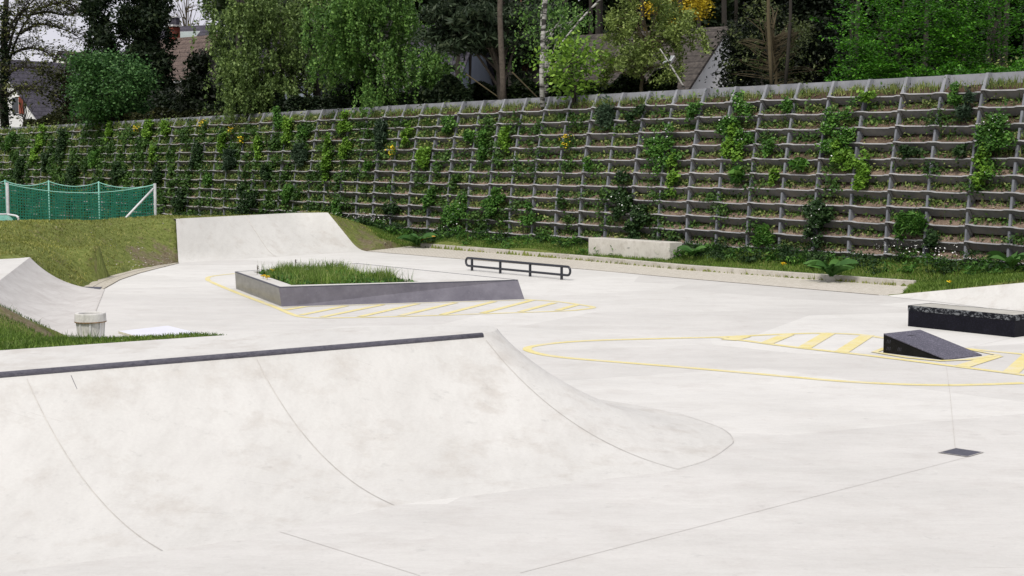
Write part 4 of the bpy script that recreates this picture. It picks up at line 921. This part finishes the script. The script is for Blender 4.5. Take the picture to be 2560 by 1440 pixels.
# ---------------------------------------------------------------- grass on the mounds
def lawnpts(x0,x1,y0,y1,n):
    P=np.stack([RNG.uniform(x0,x1,n),RNG.uniform(y0,y1,n)],1); bad=np.zeros(n,bool)
    for poly in (plaza_poly,deckfoot,bank_foot,lr_foot,stripL,pathL,[(lrT0.x,lrT0.y),(lrT1.x,lrT1.y),(-12.6,23.9),(-15.5,31.6)]): bad|=inpoly(P[:,0],P[:,1],poly)|(sdist(P[:,0],P[:,1],poly)<.03)
    P=P[~bad]; z=Lh(P[:,0],P[:,1]); k=z>-.05; P=P[k];z=z[k]; wv=worn(P[:,0],P[:,1]); k=RNG.uniform(0,1,len(P))>wv*1.35; return np.c_[P[k],z[k]]
V=[];F=[];T=[]
acc(bladegeo(lawnpts(-22,-3,28,54,150000),.055,.022,.8))
o=mesh_np('grass',np.concatenate(V),np.concatenate(F),M['dry_grass'],tone=np.concatenate(T)); tag(o,'short olive grass tufts covering the grass mound','grass',kind='stuff')
V=[];F=[];T=[]
acc(bladegeo(lawnpts(-11,-1.5,13.5,24,120000),.045,.011,.7))
P=lawnpts(-11,-5.,13.5,24,5000); acc(bladegeo(P,.10,.010,.4))
o=mesh_np('grass',np.concatenate(V),np.concatenate(F),M['grass'],tone=np.concatenate(T)); tag(o,'green grass on the strip behind the foreground quarter pipe','grass',kind='stuff')
V=[];F=[];T=[]; P=lawnpts(-16,-3,28,54,6000); wv=worn(P[:,0],P[:,1]); P=lawnpts(-14,-3,30,54,1)
S=[]
for p,r_,a_ in wornpts[:6]:
    q=np.stack([p[0]+RNG.normal(0,r_*.6,70),p[1]+RNG.normal(0,r_*.6,70)],1); bad=np.zeros(70,bool)
    for poly in (plaza_poly,deckfoot,bank_foot,lr_foot): bad|=inpoly(q[:,0],q[:,1],poly)
    q=q[~bad]; S.append(np.c_[q,Lh(q[:,0],q[:,1])+.01])
S=np.concatenate(S); o=leaves('pebbles',S,.05,flat('pebble_stone',(.42,.38,.33)),up=3,asp=1.2); tag(o,'pale pebbles on the bare worn soil of the mounds','pebbles',kind='stuff')
# ---------------------------------------------------------------- net enclosure and small goal
NZ=49.; fz=lambda px,py,d:Vector(at(px,py,d))
def netpanel(name,tops,zbot,mat,parent,cell=.10,wd=.030,sagf=None):
    # ribbons following a vertical sheet between top points
    V=[];F=[]
    P=[Vector(p) for p in tops]; L_=[0]
    for i in range(1,len(P)): L_.append(L_[-1]+(Vector((P[i].x,P[i].y,0))-Vector((P[i-1].x,P[i-1].y,0))).length)
    def topat(s):
        for i in range(1,len(P)):
            if s<=L_[i]+1e-6: t=(s-L_[i-1])/(L_[i]-L_[i-1]); return P[i-1].lerp(P[i],t)
        return P[-1].copy()
    tot=L_[-1]; m=int(tot/cell); nrow=int(2.4/cell)
    for i in range(m+1):
        q=topat(i*cell); d=(topat(min(tot,i*cell+.1))-topat(max(0,i*cell-.1))); d.z=0; d.normalize(); b=len(V)
        V+=[tuple(q-d*wd/2),tuple(q+d*wd/2),(q.x+d.x*wd/2,q.y+d.y*wd/2,zbot),(q.x-d.x*wd/2,q.y-d.y*wd/2,zbot)]; F.append((b,b+1,b+2,b+3))
    for j in range(1,nrow+1):
        f=j/(nrow+.5); prev=None
        for i in range(m+1):
            q=topat(i*cell); z=q.z+(zbot-q.z)*f; a_=(q.x+.003,q.y-.006,z+wd/2); b2=(q.x+.003,q.y-.006,z-wd/2)
            if prev is not None: k=len(V)-2; V+=[a_,b2]; F.append((k,k+2,k+3,k+1))
            else: V+=[a_,b2]
            prev=1
    return mesh_np(name,V,F,mat,parent)
e=empty('ball_net',at(250,600,NZ),'green ball catching net on thin posts behind the grass mound','net')
fr0=fz(18,460,NZ); fr1=fz(387,462,50.5); ft=[fr0.lerp(fr1,i/24)-Vector((0,0,.30*(1-(2*i/24-1)**2))) for i in range(25)]
bkp=[fz(-110,450,52.5),fz(13,452,52.3),fz(122,453.5,52),fz(247,456,51.7),fz(387,461,50.6)]
bt=[]
for a_,b2 in zip(bkp[:-1],bkp[1:]):
    for i in range(12): t=i/12; bt.append(a_.lerp(b2,t)-Vector((0,0,.17*(1-(2*t-1)**2))))
bt.append(bkp[-1])
netpanel('front_net',ft,-.1,M['net'],e); netpanel('back_net',bt,-.1,M['net'],e)
lf=[fz(-110,462,NZ),fr0]; netpanel('front_net',[lf[0].lerp(lf[1],i/12)-Vector((0,0,.12*(1-(2*i/12-1)**2))) for i in range(13)],-.1,M['net'],e)
for nm,pts_ in (('top_rope',ft),('top_rope',bt)): mb=MB(); mb.tube([tuple(p) for p in pts_],.018,5); mb.build(nm,M['net_light'],e)
for p,r_ in ((fr0,.055),(fr1,.05)):
    mb=MB(); mb.tube([(p.x,p.y,-.1),(p.x,p.y,p.z+.05)],r_,10); mb.build('corner_post',M['galv'],e,smooth=True)
for p in bkp[1:4]:
    mb=MB(); mb.tube([(p.x,p.y-.02,-.1),(p.x,p.y-.02,p.z+.04)],.028,8); mb.build('post',M['net_light'],e,smooth=True)
s0=fz(383,472,50.2); s1=fz(300,560,48.2); mb=MB(); mb.tube([tuple(s0),tuple(s1)],.04,8); mb.build('brace',M['white_metal'],e,smooth=True)
e=empty('small_goal',at(10,640,46.5),'small goal with white frame and green net at the left edge','goal'); gd=46.5
g0=fz(-60,536,gd);g1=fz(18,536,gd);g2=fz(44,543,gd-1.0);
mb=MB(); mb.tube([tuple(g0),tuple(g1)],.035,8); mb.build('crossbar',M['white_metal'],e,smooth=True)
mb=MB(); cpt=[g1,g1.lerp(g2,.8)+Vector((0,0,.03)),g2,g2-Vector((-.03,0,.15)),Vector((g2.x+.04,g2.y,-.1))]; mb.tube([tuple(p) for p in spline(cpt,4)],.035,8); mb.build('side_frame',M['white_metal'],e,smooth=True)
mb=MB(); mb.tube([tuple(g1),(g1.x,g1.y,-.1)],.03,8); mb.build('back_post',M['galv'],e,smooth=True)
V=[];F=[]; 
for i in range(26):
    t=i/25; p=g0.lerp(g1,t); q=Vector((p.x+1.1*0+ (g2.x-g1.x),p.y-1.0,0)); pr=None
    for j in range(9):
        u_=j/8; x=p.x+(q.x-p.x)*(1-(1-u_)**2); y=p.y+(q.y-p.y)*(1-(1-u_)**2); z=p.z*(1-u_**2)*.98
        b=len(V); V+=[(x-.01,y,z),(x+.01,y,z)]
        if j: F.append((b-2,b-1,b+1,b))
for j in range(1,14):
    u_=j/14
    for (A0,A1) in ((g0,g2),):
        b=len(V); x0=g0.x+(g2.x-g1.x)*(1-(1-u_)**2); x1=g1.x+(g2.x-g1.x)*(1-(1-u_)**2); y=g1.y-1.0*(1-(1-u_)**2); z=g1.z*(1-u_**2)*.98
        V+=[(x0,y-.01,z+.01),(x1,y-.01,z+.01),(x1,y-.01,z-.01),(x0,y-.01,z-.01)]; F.append((b,b+1,b+2,b+3))
mesh_np('goal_net',V,F,M['net_light'],e)
# ---------------------------------------------------------------- trees
def blobs(n,c,rad,jit=.25,shell=.35,low=-1.):
    v=norm(RNG.normal(size=(n*2,3))); r=RNG.uniform(shell,1,(n*2,1))**(1/2.2)
    ph=RNG.uniform(0,6,6); lump=1+jit*(np.sin(v[:,0]*4+ph[0])*np.cos(v[:,2]*5+ph[1])+np.sin(v[:,1]*5+ph[2])*.6)
    p=v*r*lump[:,None]; p=p[p[:,2]>low][:n]; return np.asarray(c)+p*np.asarray(rad)
def cover(cen,rad,P,frac=1.): return P
def limbtubes(mb,base,tops,r0,n=5,bend=.12):
    for q in tops:
        q=Vector(q); b=Vector(base); m=b.lerp(q,.5)+Vector((0,0,(q-b).length*bend)); pts=[b.lerp(m,t)*(1-t)+m.lerp(q,t)*t for t in (0,.25,.5,.75,1)]
        mb.tube(pts,[r0*(1-.8*i/4) for i in range(5)],n)
def tree(name,px,py,w_,h_,dist,kind,style,label,trunk=None,bark='bark',dens=1.,cat='tree',base_py=None,limbs=14,limb_r=.05,group='trees and shrubs behind the wall',lsize=None,nb=None,depth=.7,hull=.35):
    cen=np.array(at(px,py,dist)); k=dist/FPX; rx=w_*k/2; rz=h_*k/2; ry=rx*depth+.3
    gz=hillz(cen[0],cen[1])-.3; bx_=at(trunk if trunk is not None else px,py,dist)[0]
    e=empty(name,(bx_,dist,gz),label,cat,group)
    area=w_*h_*k*k; ls=lsize or .00145*dist
    cl=nb or max(10,int(area*3.2)); per=int(dens*area*6.5/(ls*ls)/cl)
    per=min(per,int(160000/cl))
    if style=='ball':
        c=blobs(cl,cen,(rx,ry,rz),shell=hull); i=np.repeat(np.arange(cl),per); s=.30+.1*rx/4
        P=c[i]+RNG.normal(size=(len(i),3))*[s,s,s*.75]; kw=dict(up=.5)
    elif style=='weep':
        c=blobs(cl,cen,(rx,ry,rz),shell=hull); i=np.repeat(np.arange(cl),per); t=RNG.uniform(0,1,len(i)); Ls=RNG.uniform(.5,1.7,cl)[i]; off=RNG.normal(size=(cl,3))*.12
        st=RNG.integers(0,6,len(i)); so_=RNG.normal(size=(cl*6,2))*.35; so2=so_[i*6+st]
        P=c[i]+np.stack([so2[:,0]*(1+.3*t),so2[:,1]*(1+.3*t),-t*Ls+.4],1)+RNG.normal(size=(len(i),3))*.06; kw=dict(up=.15,dirs=np.array([0,0,-1.]),asp=1.5)
    elif style=='cone':
        n=cl; f=RNG.uniform(0,1,n)**.75; a_=RNG.uniform(0,2*np.pi,n); R_=rx*(.12+.95*f)*RNG.uniform(.5,1.08,n); z=cen[2]+rz-2*rz*f
        c=np.stack([cen[0]+R_*np.cos(a_),cen[1]+R_*np.sin(a_)*.8,z],1); i=np.repeat(np.arange(n),per); P=c[i]+RNG.normal(size=(len(i),3))*[.24,.24,.26]; kw=dict(up=.2,asp=2.4)
    elif style=='column':
        n=cl; f=RNG.uniform(-1,1,n); a_=RNG.uniform(0,2*np.pi,n); R_=rx*np.sqrt(np.clip(1-np.abs(f)**3,0.04,1))*RNG.uniform(.55,1.12,n); c=np.stack([cen[0]+R_*np.cos(a_),cen[1]+R_*np.sin(a_),cen[2]+rz*f],1)
        i=np.repeat(np.arange(n),per); P=c[i]+RNG.normal(size=(len(i),3))*[.26,.26,.34]; kw=dict(up=.2,asp=2.2)
    elif style=='spray':
        c=blobs(cl,cen,(rx,ry,rz),shell=hull,jit=.18); i=np.repeat(np.arange(cl),per); d=norm(c-np.array([cen[0],cen[1]+ry*.4,cen[2]-rz*.7])); d[:,2]=np.clip(d[:,2],-.1,.5); d=norm(d); s2=norm(np.cross(d,[0,0,1.]))
        u_=RNG.uniform(-.75,.75,len(i)); v_=RNG.normal(0,.22,len(i))*(1-.5*np.abs(u_)); P=c[i]+d[i]*u_[:,None]+s2[i]*v_[:,None]; P[:,2]+=-.28*(u_+.2)**2+RNG.normal(0,.035,len(i)); kw=dict(up=1.6,asp=1.7)
    elif style=='pine':
        c=blobs(cl,cen,(rx,ry,rz),shell=.2,jit=.3); i=np.repeat(np.arange(cl),per); P=c[i]+RNG.normal(size=(len(i),3))*[.34,.34,.13]; kw=dict(up=.2,asp=4)
    elif style=='fine':
        c=blobs(cl,cen,(rx,ry,rz),shell=hull); i=np.repeat(np.arange(cl),per); d=norm(RNG.normal(size=(cl,3))+[0,0,.9]); P=c[i]+d[i]*RNG.uniform(-.55,.55,(len(i),1))+RNG.normal(size=(len(i),3))*.10; kw=dict(up=.3,asp=2.2)
    kk=P[:,2]>gz-.1; P=P[kk]
    leaves('crown',P,ls,M[kind],e,**kw)
    mb=MB(); tx,ty=bx_,dist; ztop=cen[2]+rz*.75
    tr_=limb_r*2.4; pts=[(tx+.12*math.sin(i*1.3+px),ty+.1*math.cos(i+px),gz+(ztop-gz)*i/6) for i in range(7)]
    mb.tube(pts,[tr_*(1-.12*i) for i in range(7)],8); mb.build('trunk',M[bark],e,smooth=True)
    mb=MB(); idx_=RNG.integers(0,len(c),limbs)
    for j in idx_:
        q=c[j]; f=RNG.uniform(.3,.95) if bark=='twig' else RNG.uniform(.1,.75); bz=gz+(ztop-gz)*f; bz=min(bz,q[2]-.2) if q[2]-.3>gz else gz+.3
        limbtubes(mb,(tx,ty,bz),[q],limb_r*.75,bend=RNG.uniform(-.15,.3) if bark=='twig' else .12)
    if limbs: mb.build('limbs',M[bark],e)
    return e,c
tree('dark_yew',322,120,190,400,84,'yew','column','tall dark evergreen rising against the sky at left',dens=2.1,limbs=6)
tree('dark_yew',378,215,80,190,83,'yew','column','lower dark evergreen flank in front of the brown tiled roof',dens=2.0,limbs=4)
tree('round_bush',278,222,185,165,79,'bush','ball','rounded mid-green bush standing just behind the wall at left',dens=2.0,limbs=6,cat='bush',hull=.72,nb=90)
tree('dark_shrub',170,235,95,150,88,'dark_shrub','ball','dark brownish shrub between slate roof and round bush',dens=1.0,limbs=10,cat='bush')
tree('small_conifer',500,218,120,170,73,'black_conifer','cone','small dark conifer in front of the beige gable',dens=1.3,limbs=4)
tree('dark_shrub',430,262,80,70,76,'black_conifer','ball','low black-green shrub at the wall right of the round bush',dens=1.2,limbs=3,cat='bush')
tree('birch',692,110,290,380,68,'birch_olive','weep','broad olive-green weeping birch left of centre',trunk=790,bark='bark',dens=1.1,limbs=22,limb_r=.07,hull=.15)
tree('birch',618,235,130,110,67,'birch_olive','weep','low hanging olive birch boughs just above the wall left of centre',dens=.9,limbs=8,limb_r=.04)
tree('birch',925,60,300,300,60.5,'birch_green','weep','tall fresh green birch with pale trunk streaks at centre',trunk=965,bark='birchbark',dens=1.2,limbs=16,limb_r=.06,hull=.15)
tree('birch',1010,180,260,200,60,'birch_green','weep','dense lower green birch boughs above the wall at centre',trunk=1020,bark='birchbark',dens=1.1,limbs=12,limb_r=.055)
tree('pine',1215,60,260,210,56,'pine','pine','grey-green pine crown on a thick brown trunk right of centre',trunk=1258,bark='bark_brown',dens=1.1,limbs=22,limb_r=.09)
tree('pine',1330,90,200,230,60,'pine','pine','darker pine with thin reddish trunk between brown trunk and white birch',trunk=1306,bark='bark_red',dens=.8,limbs=16,limb_r=.05)
tree('birch',1375,40,200,170,53,'birch_green','weep','slender birch with white trunk and sparse leaves',trunk=1361,bark='birchbark',dens=.22,limbs=12,limb_r=.055)
tree('maple',1432,175,130,140,49.5,'maple','ball','young bright green maple against the dark wood',dens=.75,limbs=10,limb_r=.03,hull=.3,lsize=.11,nb=70)
tree('willow',1612,95,290,280,49.5,'willow','fine','pale olive thin-twigged willow before the tiled roof',bark='twig',dens=.5,limbs=60,limb_r=.03,lsize=.06,hull=.1)
tree('yellow_tree',1705,15,150,90,72,'yellow_tree','ball','yellow flowering tree beyond the tiled roof',dens=.9,limbs=5)
tree('ivy_column',1852,160,70,150,47,'black_conifer','column','dark ivy mass beside the white gable',dens=1.3,limbs=0,cat='ivy')
tree('bare_thicket',1935,110,240,240,45.5,'thicket','fine','tangled half-bare brown tree with yellowish twigs right of the white gable',bark='twig',dens=.09,limbs=150,limb_r=.03,lsize=.055,hull=.1)
tree('dark_conifer',2040,60,230,330,50,'black_conifer','cone','black-green conifer between thicket and vivid hornbeam',dens=1.3,limbs=5)
tree('dark_conifer',1940,40,190,330,53,'black_conifer','cone','black-green conifer behind the tangled brown tree',dens=1.2,limbs=5)
tree('hornbeam',2250,100,310,280,42.5,'hornbeam','spray','vivid green hornbeam with layered boughs at right',dens=.62,limbs=8,limb_r=.035,hull=.45,nb=190)
tree('hornbeam',2490,70,330,340,42,'hornbeam','spray','second vivid green hornbeam cut by the right edge',dens=.62,limbs=8,limb_r=.035,hull=.45,nb=210)
tree('bare_tree',465,30,120,130,130,'sparse','fine','pale thin-leaved tree far behind the brown roof',bark='twig',dens=.05,limbs=50,limb_r=.07)
tree('birch',530,0,80,100,118,'birch_olive','ball','green tree top behind the brown roof at left',dens=.8,limbs=4)
tree('birch',60,262,110,90,95,'sparse','fine','yellowish sapling before the slate roof',bark='bark',dens=.03,limbs=22,limb_r=.03)
# low undergrowth behind the wall top
def band(name,px0,px1,top0,top1,dd,kind,n,size,label,style=None):
    px=RNG.uniform(px0,px1,n); D_=155440/(px+1727)+dd+RNG.uniform(-.5,.5,n); f=(px-px0)/(px1-px0); tp=top0+(top1-top0)*f; base=np.array([at(a_,300,d)[0] for a_,d in zip(px,D_)])
    gz=np.array([hillz(x,d) for x,d in zip(base,D_)]); zt=np.array([at(a_,t_,d)[2] for a_,t_,d in zip(px,tp,D_)]); hmp=.5+.5*np.abs(np.sin(px*.035)*np.cos(px*.013+1)); z=gz+(zt-gz)*RNG.uniform(0,1,n)*hmp
    o=leaves(name,np.stack([base,D_,z],1),size,M[kind],up=.5); return tag(o,label,'undergrowth',kind='stuff')
band('undergrowth',400,1180,235,185,2.5,'yew',36000,.12,'tangled undergrowth behind the middle of the wall top')
band('undergrowth',1150,1690,190,165,4.5,'wood',20000,.12,'dark undergrowth below the pines behind the wall')
band('undergrowth',60,560,285,262,2.,'dark_shrub',12000,.13,'dark low hedge behind the left part of the wall top')
band('undergrowth',2060,2600,165,140,2.,'hornbeam',3500,.06,'low green shoots along the wall top at right')
# far wood
n=150000; px=RNG.uniform(545,2700,n); ph=np.sin(px*.021)+np.sin(px*.047+2); D_=92+RNG.uniform(-6,10,n)+3*ph; k=D_/FPX
py=RNG.uniform(-120,300,n); u_=-(py-720)
q=np.array([at(a_,b2,d) for a_,b2,d in zip(px,py,D_)]); cl_=np.sin(q[:,0]*1.1)*np.sin(q[:,2]*1.3+q[:,0]*.4)+np.sin(q[:,0]*.5+q[:,2]*.7); 
keep=RNG.uniform(-1.2,1.2,n)<cl_+1.0; q=q[keep]
o=leaves('woodland',q,.36,M['wood'],up=.4); tag(o,'far dark wood closing the view behind the trees','woodland',kind='stuff')
mb=MB()
for i in range(46):
    x_=RNG.uniform(560,2650); p=at(x_,300,RNG.uniform(70,90)); mb.tube([(p[0],p[1],4),(p[0]+RNG.normal(0,.3),p[1],18)],[.16,.10],6)
o=mb.build('woodland_trunks',M['bark']); tag(o,'dim trunks standing in the far wood','woodland',kind='stuff')
# ivy-dark tree at the left edge with hand laid limbs
e=empty('bare_tree',at(12,315,92),'dark ivy-covered tree at the left edge with long thin branches over the sky','tree','trees and shrubs behind the wall')
L3=lambda pts,d=92:[Vector(at(x,y,d+dd)) for x,y,dd in pts]
mb=MB(); mb.tube(spline(L3([(14,330,0),(8,240,0),(12,160,0),(10,80,0),(16,0,0),(14,-60,0)]),4),[.30-.008*i for i in range(21)],8); mb.build('trunk',M['bark'],e,smooth=True)
arms=[[(10,210,0),(30,130,.5),(55,70,.8),(85,30,1),(125,-10,1.4),(160,-30,1)],[(12,160,0),(40,60,-.5),(75,10,-1),(110,-20,-1)],[(50,85,.6),(90,62,1),(130,65,1.3),(175,80,1.5),(205,100,1.5)],[(30,135,.4),(70,120,0),(110,128,-.5),(150,150,-.6),(190,150,-.4)],[(12,120,0),(30,60,-1),(60,20,-1.5),(90,-20,-1.6)],[(10,190,0),(50,170,-1),(90,172,-1.3),(130,190,-1.5)],[(80,36,1),(120,30,1.4),(160,38,1.7),(190,32,1.7)],[(8,250,0),(40,225,-.8),(80,222,-1),(110,240,-1)],[(90,25,1),(140,8,1),(180,12,1),(200,40,1)]]
LP=[]
for a_ in arms:
    P=spline(L3(a_),6); m=len(P); mb=MB(); mb.tube(P,[.085*(1-i/m)+.014 for i in range(m)],5)
    for i in range(3,m,1):
        for _ in range(3):
            d=Vector(RNG.normal(size=3)); d.z=abs(d.z)*.5-.1; d.y*=.5; d=d.normalized()*RNG.uniform(.5,1.5); q=P[i]+d; mb.tube([P[i],P[i]+d*.5+Vector((0,0,.08)),q],[.022,.016,.009],4)
            for __ in range(3):
                d2=Vector(RNG.normal(size=3)).normalized()*RNG.uniform(.2,.5); mb.tube([P[i]+d*.6,P[i]+d*.6+d2],[.011,.007],3); LP+=[tuple(P[i]+d*.6+d2+Vector(RNG.normal(size=3))*.08) for ___ in range(2)]
            LP+=[tuple(q+Vector(RNG.normal(size=3))*.1) for ___ in range(3)]
    mb.build('branch',M['bark'],e)
leaves('leaves',np.array(LP),.11,M['sparse'],e)
P=np.concatenate([np.array(at(12+RNG.normal(0,5),y,91.8))[None]+RNG.normal(size=(26,3))*[.2,.2,.2] for y in range(20,325,4)]); leaves('ivy',P,.14,M['yew'],e)
# leaning pale branch, white stub
def stick(name,pts,d,r0,r1,mat,lab,group=None):
    e=empty(name,at(pts[0][0],pts[0][1],d),lab,'branch',group); P=spline([Vector(at(x,y,d)) for x,y in pts],5); m=len(P); mb=MB(); mb.tube(P,[r0+(r1-r0)*i/m for i in range(m)],6); mb.build('stem',M[mat],e,smooth=True)
stick('leaning_birch',[(1395,118),(1430,75),(1460,40),(1500,0),(1530,-25)],50,.03,.055,'birchbark','thin pale birch bough slanting up right of the white trunk')
stick('leaning_birch',[(1712,222),(1690,185),(1668,150),(1650,122)],47,.034,.02,'birchbark','slim leaning birch stem in front of the tiled roof')
stick('fallen_branch',[(1165,185),(1200,210),(1245,242)],53,.03,.022,'twig','bare branch leaning towards the thick pine trunk')
stick('fallen_branch',[(1280,180),(1310,210),(1345,245)],52.5,.03,.022,'twig','bare branch lying beside the red pine trunk')
for x,d,r_,mk,lab in ((1252,53,.12,'bark_brown','thick straight brown pine trunk'),(1361,50.6,.095,'birchbark','white birch trunk with dark marks'),(1925,43.8,.06,'twig','lichen-yellow trunk in the tangled thicket'),(1966,44.5,.055,'bark','straight brown trunk in the tangled thicket')):
    gz=hillz(at(x,200,d)[0],d)-.2; b=at(x,200,d); e=empty('tree_trunk',(b[0],d,gz),lab+' behind the wall','trunk'); mb=MB()
    P=[(b[0]+.1*math.sin(i*.9+x)+(.02*i if x==1252 else 0),d,gz+i*1.2) for i in range(9)]; mb.tube(P,[r_*(1-.05*i) for i in range(9)],10); mb.build('stem',M[mk],e,smooth=True)
# ---------------------------------------------------------------- houses
def house(name,label,apex,rdir,hw,drop,rlen,wallm,roofm_,zb=4.,over=.25,chim=None,wins=(),sky=None):
    """apex: near gable peak; rdir: ridge direction; hw: half width; drop: ridge to eave"""
    a_=Vector(apex); r=Vector((rdir[0],rdir[1],0)).normalized(); g=Vector((-r.y,r.x,0)); 
    if g.y>0: g=-g                                     # g points to the near eave
    e=empty(name,(a_.x,a_.y,zb),label,'house','houses on the slope behind the wall')
    dn=Vector((0,0,-drop)); mb=MB()
    A0=a_;A1=a_+r*rlen; L0=a_+g*hw+dn; R0=a_-g*hw+dn; L1=L0+r*rlen; R1=R0+r*rlen; bz=lambda p:Vector((p.x,p.y,zb)); s=Vector((0,0,-.12))
    v=[L0+s,R0+s,A0+s,bz(L0),bz(R0),L1+s,R1+s,A1+s,bz(L1),bz(R1)]
    mb.add([tuple(p) for p in v],[(3,4,1,2,0),(8,5,7,6,9),(3,0,5,8),(4,9,6,1)]); mb.build('walls',M[wallm],e)
    for sgn in (1,-1):
        ge=g*sgn; E0=a_-r*over+ge*(hw+over)+dn*(1+over/hw); P0=a_-r*over; P1=A1+r*over; E1=E0+r*(rlen+2*over); t=Vector((0,0,-.14)); mb=MB()
        v=[P0,E0,E1,P1,P0+t,E0+t,E1+t,P1+t]; mb.add([tuple(p) for p in v],[(0,1,2,3),(7,6,5,4),(0,4,5,1),(1,5,6,2),(2,6,7,3)]); ro=mb.build('roof',M[roofm_],e)
        if sgn==1:
            mb=MB(); mb.tube([tuple(E0+g*.06-Vector((0,0,.05))),tuple(E1+g*.06-Vector((0,0,.05)))],.07,6); mb.build('gutter',M['galv'],e)
            if sky:
                for (f,u_,sw,sh) in sky:
                    c_=P0.lerp(P1,f).lerp(E0.lerp(E1,f),u_); sl_=(E0-P0).normalized(); nn_=sl_.cross(r).normalized(); 
                    if nn_.z<0: nn_=-nn_
                    mb=MB(); mb.box(tuple(c_+nn_*.05),r*sw,sl_*sh,nn_*.05); w2=mb.build('roof_window',M['galv'],e); mb=MB(); mb.box(tuple(c_+nn_*.105),r*(sw-.06),sl_*(sh-.06),nn_*.006); mb.build('pane',M['light_glass'],w2)
    if chim:
        f,cw,chh,mt=chim; c_=A0.lerp(A1,f); mb=MB(); mb.box((c_.x,c_.y,c_.z+chh/2-.3),r*cw,g*cw,(0,0,chh/2+.3)); ch=mb.build('chimney',M[mt],e); mb=MB(); mb.box((c_.x,c_.y,c_.z+chh+.08),r*(cw+.08),g*(cw+.08),(0,0,.06)); mb.build('cap',M['frame'],ch)
    for (t,z,ww,wh,sh_) in wins:                       # windows in the near gable: t along g, z below apex
        c_=a_+g*t+Vector((0,0,-z)); mb=MB(); mb.box(tuple(c_-r*.02),g*ww,r*.05,(0,0,wh)); w2=mb.build('window',M['frame'],e); mb=MB(); mb.box(tuple(c_-r*.075),g*(ww-.06),r*.008,(0,0,wh-.06)); mb.build('pane',M['glass'],w2)
        if sh_: mb=MB(); c2=c_+g*(ww+.28); mb.box(tuple(c2-r*.08),g*.25,r*.03,(0,0,wh)); mb.build('shutter',M['shutter'],e)
    return e
al=math.radians(35)
house('house','white gabled house with dark slate roof and red shutter at far left',at(-8,146,103),(math.sin(al),math.cos(al)),6.2,5.7,9.5,'render_white','slate',zb=3.5,wins=((2.1,3.45,.42,.62,True),(-1.5,3.45,.42,.62,False)),chim=(.82,.5,.9,'slate'))
house('house','beige house with brown tiled roof and red brick chimney behind the evergreens',at(546,86,95),(-.79,.61),2.9,3.0,7.,'render_beige','brown_roof',zb=3.5,chim=(.66,.30,.75,'brick'),wins=((0.3,4.2,.4,.5,False),))
house('house','distant house with pale glazed roof just above the brown roof',at(545,62,122),(-.95,.3),3.5,2.5,7.,'render_white','slate',zb=5,sky=((.35,.4,1.2,.7),),chim=(.6,.3,.7,'slate'))
house('house','white house with old tiled roof and roof window behind the willow',at(1812,66,57),(-.83,.56),4.4,3.3,8.,'render_white','old_roof',zb=4,sky=((.20,.42,.17,.26),),over=.2)
house('house','grey-blue house half hidden behind the central birches',at(838,90,86),(-.97,.25),3.5,2.6,4,'render_blue','slate',zb=4)
house('house','pale grey house glimpsed between birch and pine',at(1190,60,84),(-.97,.25),4.0,3.4,4,'render_blue','slate',zb=4)
house('house','far gabled house with dark roof above the ivy',at(1822,-25,96),(.6,.8),2.6,2.8,6,'render_beige','slate',zb=5,wins=((.5,2.2,.3,.5,False),))
house('house','tiny distant white house between the slate roof and the dark shrub',at(150,128,150),(.8,.6),4.,2.4,8,'render_white','slate',zb=4)
tree('tall_grass_tuft',2500,182,60,34,40,'top_tuft','fine','feathery grass tuft on the wall top at the far right',dens=.3,limbs=0,lsize=.05,cat='grass tuft')
